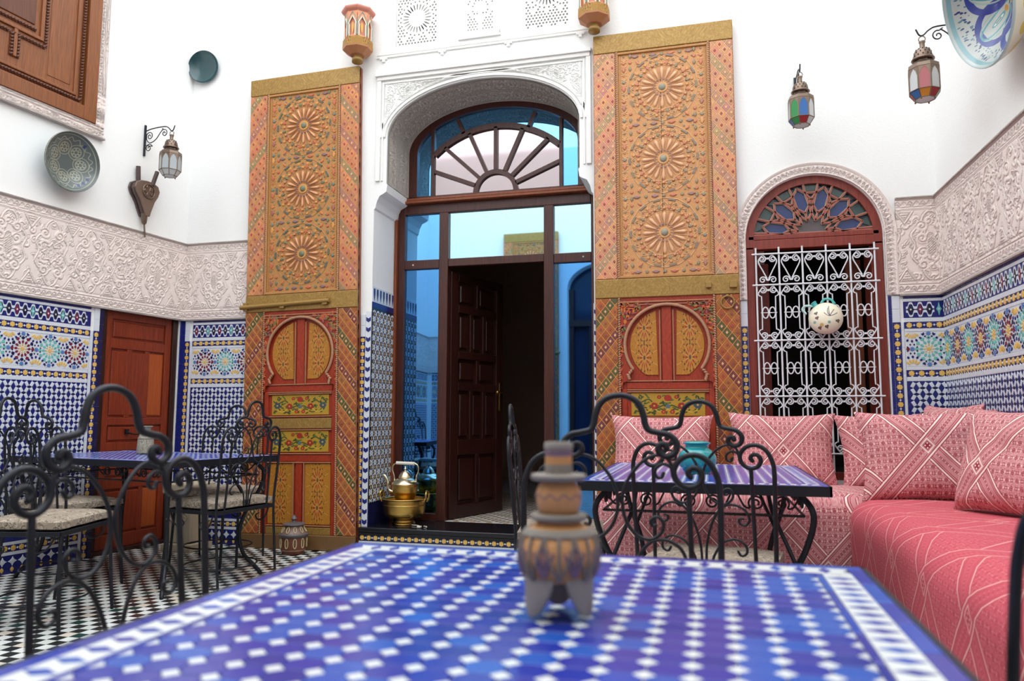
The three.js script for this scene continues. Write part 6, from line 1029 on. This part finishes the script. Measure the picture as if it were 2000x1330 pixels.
// ---------------------------------------------------------------- hanging lanterns and brackets
const paneCol = { frost: [0.62, 0.68, 0.70], green: [0.05, 0.42, 0.12], blue: [0.06, 0.24, 0.62], red: [0.50, 0.015, 0.02], pink: [0.72, 0.26, 0.28], orange: [0.85, 0.38, 0.03], clear: [0.8, 0.82, 0.82], orangered: [0.72, 0.12, 0.05] };
const paneMat = {}; for (const k in paneCol) paneMat[k] = new THREE.MeshPhysicalMaterial({ color: new THREE.Color(...paneCol[k]), transmission: 0.45, thickness: 0, roughness: 0.7 });
function lantern(label, pos, turn, upper, lower) {
  const t = thing('hanging_lantern', label, 'lantern', pos, turn);   // origin at the hook; hangs down
  const oct = (pr) => { const g = new THREE.LatheGeometry(pr.map((p) => new THREE.Vector2(p[0], p[1])), 8, PI / 8).toNonIndexed(); g.computeVertexNormals(); return g; };
  const R = 0.078, y0 = -0.19, y1 = -0.315, yb = -0.355, rb = 0.05;
  const ring = new THREE.TorusGeometry(0.016, 0.0028, 6, 18); ring.translate(0, -0.016, 0);
  part('hook_ring', ring, mat.oldBrass, t);
  part('neck', lathe([[0.001, -0.028], [0.016, -0.029], [0.0165, -0.036], [0.013, -0.04], [0.013, -0.066], [0.019, -0.074]], 16), mat.oldBrass, t);
  const domeP = []; for (let i = 0; i <= 10; i++) { const a = i / 10 * PI / 2; domeP.push([0.014 + 0.033 * sin(a) ** 0.75, -0.07 - 0.057 * (1 - cos(a))]); }
  part('dome', lathe(domeP, 24), mat.oldBrass, t);
  const pir = []; for (let j = 0; j < 3; j++) for (let k = 0; k < 12; k++) { const a = k * PI / 6 + j * 0.26, r = [0.0366, 0.0434, 0.0467][j], y = [-0.081, -0.096, -0.113][j]; const g = ngon(4, 0.0052, 0, 0.7, 1.2); const q = tile(g, 0.0012, 0); q.rotateX(-0.3); q.rotateY(PI / 2 - a); q.translate(r * cos(a), y, r * sin(a)); pir.push([q]); } part('dome_piercing', pir, mat.dark, t);
  part('collar', [[lathe(smoothProf([[0.046, -0.126], [0.056, -0.129], [0.057, -0.136], [0.048, -0.14]], 12), 24)]], mat.oldBrass, t);
  part('top_plate', oct([[0.046, -0.139], [0.05, -0.15], [R, -0.172], [R + 0.002, y0]]), mat.oldBrass, t);
  const fr = []; for (let k = 0; k < 8; k++) { const a = k * PI / 4 + PI / 8, c = cos(a), s = sin(a), b = (k + 1) * PI / 4 + PI / 8; fr.push([rod([R * c, y0, R * s], [R * c, y1, R * s], 0.0028, 5)], [rod([R * c, y1, R * s], [rb * c, yb, rb * s], 0.0026, 5)]); for (const [r, y] of [[R, y1], [rb, yb], [R, y0]]) fr.push([rod([r * c, y, r * s], [r * cos(b), y, r * sin(b)], 0.0028, 5)]); }
  for (let k = 0; k < 4; k++) { const a = k * PI / 2 + PI / 8; const s = new THREE.SphereGeometry(0.005, 8, 6); s.translate(rb * cos(a), yb - 0.006, rb * sin(a)); fr.push([s]); }
  part('frame_bars', fr, mat.oldBrass, t);
  const ap = R * cos(PI / 8), hw = R * sin(PI / 8) - 0.001;
  for (let k = 0; k < 8; k++) {
    const m = new THREE.Matrix4().makeRotationY(k * PI / 4).multiply(new THREE.Matrix4().makeTranslation(0, 0, ap - 0.002));
    const h = y0 - y1, u = upper[k % upper.length], l = lower[k % lower.length];
    const arch = [[-hw + 0.004, y1 + 0.002], [hw - 0.004, y1 + 0.002], [hw - 0.004, y0 - h * 0.42], [hw * 0.55, y0 - h * 0.2], [0, y0 - 0.006], [-hw * 0.55, y0 - h * 0.2], [-hw + 0.004, y0 - h * 0.42]];
    part('pane', join([[plate(arch, 0, 0.002), m]]), paneMat[u], t);
    part('arch_face', join([[plate([[-hw, y1], [hw, y1], [hw, y0], [-hw, y0]], 0.0015, 0.003, [arch.slice().reverse()]), m]]), mat.oldBrass, t);
    const a = k * PI / 4 + PI / 2, q = []; const c0 = [-hw, hw]; const rb2 = rb * cos(PI / 8), hb = rb * sin(PI / 8); const mm = new THREE.Matrix4().makeRotationY(k * PI / 4);
    const pos2 = [[-hw, y1, ap], [-hb, yb, rb2], [hb, yb, rb2], [hw, y1, ap]], P = []; for (const f of [[0, 1, 2], [0, 2, 3]]) for (const i of f) P.push(...pos2[i]); for (const f of [[2, 1, 0], [3, 2, 0]]) for (const i of f) P.push(pos2[i][0], pos2[i][1] , pos2[i][2] - 0.002); const g = new THREE.BufferGeometry(); g.setAttribute('position', new THREE.Float32BufferAttribute(P, 3)); g.computeVertexNormals(); g.applyMatrix4(mm);
    part('lower_pane', g, paneMat[l], t);
  }
  part('bottom_pane', new THREE.CircleGeometry(rb, 8, PI / 8).rotateX(PI / 2).translate(0, yb, 0), paneMat.clear, t);
  return t;
}
function bracket(label, wall, x, y, reach) {   // fixed at (x, y) on a wall; returns the hook point
  const t = thing('lantern_bracket', label, 'bracket'); wall.updateMatrixWorld(true);
  t.position.copy(V(x, y, 0.002).applyMatrix4(wall.matrixWorld)); t.rotation.y = wall.rotation.y;
  const Z = (p) => p.map((q) => [0, q[1], q[0]]);
  part('wall_plate', bx(-0.008, 0.008, -0.2, 0.05, 0, 0.012, 0.003), mat.iron, t);
  part('arm', tube(Z([[0.01, 0.0], [reach * 0.3, 0.012], [reach * 0.75, 0.012], [reach * 0.9, -0.004], [reach, -0.03], [reach + 0.02, -0.028], [reach + 0.035, 0.004]]), 0.0042, 50, 6), mat.iron, t);
  const k = reach / 0.3;
  part('scroll', [[tube(Z([...spiral(0.06 * k, -0.045, 0.006, 0.034, 0, PI * 2.9, 22), [0.03 * k, -0.075], [0.07 * k, -0.1], [0.13 * k, -0.08], [0.18 * k, -0.03], [0.21 * k, -0.005]]), 0.0035, 90, 6)], [tube(Z([...spiral(0.225 * k, -0.04, 0.006, 0.03, 0, PI * 2.6, 20), [0.2 * k, 0.0]]), 0.0035, 60, 6)], [tube(Z([...spiral(0.055 * k, -0.14, 0.006, 0.034, PI, -PI * 2.9, 22), [0.012, -0.11], [0.012, -0.09]]), 0.0035, 70, 6)]], mat.iron, t);
  t.updateMatrixWorld(true);
  return V(0, -0.036, reach + 0.008).applyMatrix4(t.matrixWorld);
}
{
  const a = bracket('black scrolled iron bracket above the leather bellows', wallLeft, -0.48, 3.215, 0.27);
  lantern('brass lantern with eight frosted white panes, hanging above the bellows', a.toArray(), 0.2, ['frost'], ['clear']);
  const b = bracket('black scrolled iron bracket holding the lantern beside the arched window', wallBack, 0.6, 3.25, 0.27);
  lantern('brass lantern with green, blue and red panes, hanging over the arched window', b.toArray(), 0.1, ['blue', 'clear', 'frost', 'green', 'clear', 'frost', 'frost', 'green'], ['red', 'clear', 'blue', 'green', 'red', 'green', 'blue', 'green']);
  const c = bracket('black scrolled iron bracket half hidden by the big painted bowl', wallRight, 0.91, 3.095, 0.285);
  lantern('brass lantern with pink, orange and blue panes, hanging beside the big painted bowl', c.toArray(), -0.22, ['pink', 'clear', 'orangered', 'clear', 'pink', 'clear', 'blue', 'clear'], ['orange', 'red', 'green', 'red', 'orange', 'green', 'red', 'blue']);
}
// ---------------------------------------------------------------- dishes on the walls
const bowlPaint = canvas(1024, 1024, (c, w) => {
  c.translate(w / 2, w / 2); c.fillStyle = '#b9bdb6'; c.fillRect(-w, -w, 2 * w, 2 * w);
  c.strokeStyle = '#7ea9ae'; c.lineWidth = 16; c.beginPath(); c.arc(0, 0, 480, 0, 7); c.stroke();
  for (let i = 0; i < 260; i++) { const a = rnd() * 7, r = rr(405, 465); c.fillStyle = i % 2 ? '#28366f' : '#4f7f93'; c.beginPath(); c.arc(r * cos(a), r * sin(a), rr(4, 9), 0, 7); c.fill(); }
  for (let k = 0; k < 6; k++) { c.save(); c.rotate(k * PI / 3 + 0.35);
    const lobe = (s, col, lw) => { c.strokeStyle = col; c.lineWidth = lw; c.beginPath(); c.moveTo(90, -40 * s); c.bezierCurveTo(190, -210 * s, 400, -190 * s, 395, 0); c.bezierCurveTo(400, 190 * s, 190, 210 * s, 90, 40 * s); c.stroke(); };
    lobe(1, '#26388f', 46); lobe(0.62, '#9fb4b0', 12); lobe(0.42, '#4d9aa0', 14);
    c.fillStyle = '#4d9aa0'; c.beginPath(); c.ellipse(245, 0, 70, 22, 0, 0, 7); c.fill(); c.fillStyle = '#e6e4da'; c.beginPath(); c.ellipse(250, 0, 52, 10, 0, 0, 7); c.fill(); c.fillStyle = '#222a33'; c.fillRect(225, -4, 55, 8);
    c.fillStyle = '#c4914a'; c.beginPath(); c.arc(150, 0, 24, 0, 7); c.fill(); c.restore(); }
  c.fillStyle = '#5d2b22'; c.beginPath(); for (let k = 0; k < 32; k++) { const r = k % 2 ? 60 : 120; c.lineTo(r * cos(k * PI / 16), r * sin(k * PI / 16)); } c.fill();
});
const bowlOut = canvas(1024, 256, (c, w, h) => { c.fillStyle = '#d8d2bd'; c.fillRect(0, 0, w, h); for (let i = 0; i < 16; i++) { const x = i * 64 + 32; c.fillStyle = '#cdb24a'; c.beginPath(); c.arc(x + 32, 190, 22, 0, 7); c.fill(); c.strokeStyle = '#4a4f68'; c.lineWidth = 7; c.beginPath(); c.moveTo(x - 20, 20); c.lineTo(x, 60); c.lineTo(x + 20, 20); c.stroke(); c.fillStyle = '#f2efe4'; c.beginPath(); c.arc(x, 115, 30, 0, 7); c.fill(); for (let k = 0; k < 8; k++) { c.fillStyle = '#3d4f77'; c.beginPath(); c.arc(x + 17 * cos(k * 0.785), 115 + 17 * sin(k * 0.785), 5, 0, 7); c.fill(); } } });
const greyDish = canvas(512, 512, (c, w) => { c.fillStyle = '#5b6464'; c.fillRect(0, 0, w, w); c.translate(w / 2, w / 2); c.strokeStyle = '#a3a48d'; c.lineWidth = 5; c.beginPath(); c.arc(0, 0, 235, 0, 7); c.stroke(); for (let k = 0; k < 7; k++) { const a = k * 0.9, x = 130 * cos(a), y = 130 * sin(a); for (const r of [62, 40, 16]) { c.beginPath(); c.arc(x, y, r, 0, 7); c.stroke(); } for (let q = 0; q < 6; q++) { c.beginPath(); c.arc(x + 28 * cos(q), y + 28 * sin(q), 12, 0, 7); c.stroke(); } } c.beginPath(); for (let i = 0; i < 120; i++) c.lineTo(205 * cos(i * 0.053) * (1 + 0.06 * sin(i)), 205 * sin(i * 0.053) * (1 + 0.06 * sin(i))); c.stroke(); c.fillStyle = '#26376f'; for (const a of [0.6, 0.85, 1.1, 5.4]) c.fillRect(208 * cos(a) - 12, 208 * sin(a) - 12, 24, 24); });
function dish(name, label, cat, pos, q, R, depth, inner, outer, foot = 0.45) {
  const t = thing(name, label, cat, pos); t.quaternion.copy(q);   // opens along local +z
  const face = (pr, m, planar) => { const g = lathe(pr, 64); g.rotateX(PI / 2); if (planar) { const p = g.attributes.position, u = g.attributes.uv; for (let i = 0; i < p.count; i++) u.setXY(i, 0.5 + p.getX(i) / (2 * R), 0.5 + p.getY(i) / (2 * R)); } return g; };
  const ins = smoothProf([[0.001, -depth * 0.86], [R * 0.4, -depth * 0.82], [R * 0.8, -depth * 0.42], [R * 0.97, 0]], 30), rim = smoothProf([[R * 0.965, -0.004], [R * 0.985, 0.004], [R, 0.001], [R, -0.008]], 10), out = smoothProf([[R, -0.006], [R * 0.86, -depth * 0.5], [R * 0.55, -depth * 0.93], [R * foot, -depth]], 30);
  part('inside', face(ins, 0, true), inner, t); part('rim', face(rim), outer.rim || inner, t); part('outside', face(out), outer, t); part('foot', face([[R * foot, -depth + 0.002], [R * foot, -depth - 0.012], [R * foot * 0.9, -depth - 0.012], [0.001, -depth + 0.001]]), outer, t);
  return t;
}
const facing = (n, roll = 0) => { const q = new THREE.Quaternion().setFromUnitVectors(V(0, 0, 1), V(...n).normalize()); return q.multiply(new THREE.Quaternion().setFromAxisAngle(V(0, 0, 1), roll)); };
{
  const gl = (o) => new THREE.MeshPhysicalMaterial({ roughness: 0.25, clearcoat: 0.5, clearcoatRoughness: 0.12, ...o });
  const inn = gl({ map: tex(bowlPaint) }), out = gl({ map: tex(bowlOut, true, 1, 1) }); out.rim = gl({ color: new THREE.Color(0.36, 0.47, 0.48) });
  dish('painted_bowl', 'very large painted bowl with blue arches inside and flowers outside, high beside a lantern', 'bowl', [1.235, 2.935, -3.77], facing([-0.955, -0.24, 0.08]), 0.31, 0.19, inn, out);
  dish('turquoise_dish', 'small dark turquoise glazed dish on the white wall beside the carved leaf', 'dish', [-4.07, 3.925, WZ + 0.052], facing([0.1, -0.12, 1]), 0.135, 0.042, gl({ color: new THREE.Color(0.003, 0.05, 0.06) }), gl({ color: new THREE.Color(0.02, 0.06, 0.14) }));
  const p = V(-1.16, 2.735, 0.118).applyMatrix4(wallLeft.matrixWorld);
  dish('grey_bowl', 'grey and blue patterned bowl on the wall under the carved wooden shutter', 'bowl', p.toArray(), facing([0.99, -0.1, 0.12]), 0.205, 0.09, gl({ map: tex(greyDish), roughness: 0.4 }), gl({ color: new THREE.Color(0.16, 0.23, 0.27), roughness: 0.4 }));
}
{ // leather bellows on the left wall
  const t = thing('bellows', 'old dark leather bellows with two wooden handles on the white wall', 'bellows'); t.position.copy(V(-0.49, 2.69, 0.03).applyMatrix4(wallLeft.matrixWorld)); t.rotation.y = LTH; t.rotation.z = 0.06;
  const board = [[-0.02, -0.16], [0.02, -0.16], [0.035, -0.12], [0.07, -0.04], [0.105, 0.01], [0.12, 0.05], [0.105, 0.09], [0.06, 0.11], [0, 0.115], [-0.06, 0.11], [-0.105, 0.09], [-0.12, 0.05], [-0.105, 0.01], [-0.07, -0.04], [-0.035, -0.12]];
  part('back_board', plate(board, -0.025, -0.01, [], 0.004), mat.leather, t); part('leather_fold', plate(board.map((p) => [p[0] * 0.9, p[1] * 0.92]), -0.012, 0.035, [], 0.012), mat.leather, t); part('front_board', plate(board.map((p) => [p[0] * 0.98 + 0.004, p[1]]), 0.033, 0.047, [], 0.004), std({ color: new THREE.Color(0.16, 0.1, 0.07), roughness: 0.5 }), t);
  part('handle', rod([-0.035, 0.1, -0.01], [-0.04, 0.225, -0.005], 0.017, 12), mat.leather, t); part('handle', rod([0.05, 0.09, 0.042], [0.085, 0.205, 0.055], 0.016, 12), mat.leather, t);
  const f = new THREE.TorusGeometry(0.055, 0.006, 6, 24); f.translate(0.01, 0.035, 0.05); const pl = tile(petalPts(0.016, 0, 0.05, 0.6), 0.008, 0.003), fl = [[f]]; for (let k = 0; k < 5; k++) fl.push([pl, M4(0.01, 0.035, 0.047, k * 2 * PI / 5 + 0.3)]); part('brass_flower', fl, mat.oldBrass, t);
  part('nozzle', [[lathe([[0.001, -0.16], [0.012, -0.155], [0.02, -0.19], [0.026, -0.215]].map((p) => [p[0], p[1]]).reverse().map((p, i, a) => [[0.007, 0.018, 0.024, 0.026][i], [-0.225, -0.21, -0.17, -0.14][i]]), 16).translate(0, 0, 0.012)], [rod([0, -0.21, 0.012], [0.008, -0.32, 0.012], 0.0065, 10)]], mat.oldBrass, t);
}
{ // pilgrim flask on the grille
  const t = thing('pilgrim_flask', 'round cream pottery flask with dark painted leaves hanging on the window grille', 'flask', [0.722, 1.635, WZ + 0.105]); t.rotation.set(-0.12, -0.18, 0.3);
  const paint = canvas(512, 512, (c, w) => { c.fillStyle = '#efe6cc'; c.fillRect(0, 0, w, w); c.translate(w / 2, w / 2); c.strokeStyle = '#cdc5ae'; c.lineWidth = 4; for (let k = 0; k < 6; k++) { c.beginPath(); c.arc(-90 + k * 8, -80, 60 + k * 16, 3.4, 5.6); c.stroke(); } c.strokeStyle = '#43474f'; c.lineWidth = 9; for (const [x, y, a] of [[40, -60, -0.9], [75, -80, -1.2], [95, -30, -0.5], [110, 10, -0.1], [35, -10, -2.2]]) { c.beginPath(); c.moveTo(60, 20); c.quadraticCurveTo(x - 10, y + 20, x + 55 * cos(a), y + 55 * sin(a)); c.stroke(); } c.fillStyle = '#6a5550'; for (const [x, y] of [[-100, -90], [-110, -20], [-120, 120], [-30, 140], [130, 110]]) { for (const d of [-12, 12]) { c.beginPath(); c.arc(x + d, y, 15, 0, 7); c.fill(); } c.beginPath(); c.moveTo(x - 24, y + 5); c.lineTo(x, y + 38); c.lineTo(x + 24, y + 5); c.fill(); } c.fillStyle = '#8fb3a6'; for (const [x, y] of [[20, 100], [-160, 30]]) { c.beginPath(); c.arc(x, y, 20, 0, 7); c.fill(); } c.fillStyle = '#d9b56a'; c.beginPath(); c.arc(-85, 100, 26, 0, 7); c.fill(); });
  const pr = smoothProf([[0.001, 0.062], [0.05, 0.055], [0.088, 0.03], [0.103, 0], [0.1, -0.012]], 36), f = lathe(pr, 48); f.rotateX(PI / 2); { const p = f.attributes.position, u = f.attributes.uv; for (let i = 0; i < p.count; i++) u.setXY(i, 0.5 + p.getX(i) / 0.23, 0.5 + p.getY(i) / 0.23); }
  part('face', f, new THREE.MeshPhysicalMaterial({ map: tex(paint), roughness: 0.35, clearcoat: 0.3 }), t);
  const bk = lathe(smoothProf([[0.1, -0.01], [0.103, -0.02], [0.09, -0.045], [0.05, -0.066], [0.001, -0.07]], 24), 48); bk.rotateX(PI / 2); part('back', bk, std({ color: new THREE.Color(0.3, 0.13, 0.06), roughness: 0.45 }), t);
  const teal = new THREE.MeshPhysicalMaterial({ color: new THREE.Color(0.06, 0.42, 0.4), roughness: 0.25, clearcoat: 0.5 });
  const nk = lathe([[0.02, 0.085], [0.017, 0.1], [0.017, 0.118], [0.021, 0.124], [0.02, 0.128], [0.012, 0.128], [0.012, 0.11]], 24); nk.rotateZ(0.28); part('neck', nk, teal, t);
  for (const s of [1, -1]) { const h = tube([[-0.03 * s - 0.02, 0.104, 0], [-0.06 * s - 0.025, 0.12 - (s < 0 ? 0.0 : 0.0), 0], [-0.09 * s - 0.02, 0.105, 0], [-0.092 * s - 0.01, 0.072, 0]].map((p) => s > 0 ? p : p), 0.008, 24, 8); part('handle', h, s > 0 ? std({ color: new THREE.Color(0.45, 0.62, 0.6), roughness: 0.3 }) : teal, t); }
}

{ // pale stone pedestal in the corner and a scrap of white cord on the step
  const t = thing('stone_pedestal', 'pale beige stone pedestal against the tiles behind the corner table', 'pedestal', [-3.84, 0, -4.96]);
  const st = std({ color: new THREE.Color(0.5, 0.42, 0.3), roughness: 0.85, bumpMap: fineBump, bumpScale: 0.002 });
  part('base', bx(-0.13, 0.13, 0, 0.06, -0.13, 0.13, 0.01), st, t); part('shaft', bx(-0.105, 0.105, 0.06, 0.42, -0.105, 0.105, 0.012), st, t); part('cap', bx(-0.135, 0.135, 0.42, 0.5, -0.135, 0.135, 0.015), st, t);
  part('carved_scroll', [[tube([...spiral(0.05, 0.25, 0.006, 0.035, 0, PI * 2.8, 18)].map((p) => [p[0], p[1], 0.107]), 0.004, 50, 5)], [tube(mir(spiral(0.05, 0.25, 0.006, 0.035, 0, PI * 2.8, 18)).map((p) => [p[0], p[1], 0.107]), 0.004, 50, 5)]], st, t);
  const c = thing('white_cord', 'short curled piece of white cord on the black doorstep beside the basin', 'cord', [-2.14, 0.188, -5.3]);
  part('cord', tube([[-0.05, 0.003, -0.06], [0.0, 0.004, -0.04], [0.035, 0.004, 0.0], [0.045, 0.004, 0.05]], 0.0035, 30, 6), mat.ivory, c);
  part('plug', bx(0.03, 0.06, 0.0, 0.012, 0.02, 0.05, 0.003), mat.ivory, c);
  part('cord', tube([[0.06, 0.003, -0.02], [0.09, 0.004, 0.0], [0.1, 0.004, 0.04]], 0.0035, 20, 6), mat.ivory, c);
}
const groups = { iron_chair: 'black iron scroll chairs round the tables', mosaic_table: 'blue mosaic tables', cushion: 'rose damask cushions on the banquettes', banquette: 'damask banquettes in the corner', hanging_lantern: 'hanging brass lanterns', lantern_bracket: 'iron lantern brackets', carved_door_leaf: 'tall carved door leaves', painted_capital: 'painted octagonal capitals' };
for (const o of scene.children) { const k = o.name.replace(/_\d{3}$/, ''); if (groups[k]) o.userData.group = groups[k]; }
scene.traverse((o) => { if (o.isMesh) { o.castShadow = true; o.receiveShadow = true; } });
scene.updateMatrixWorld(true);
renderer.render(scene, camera);
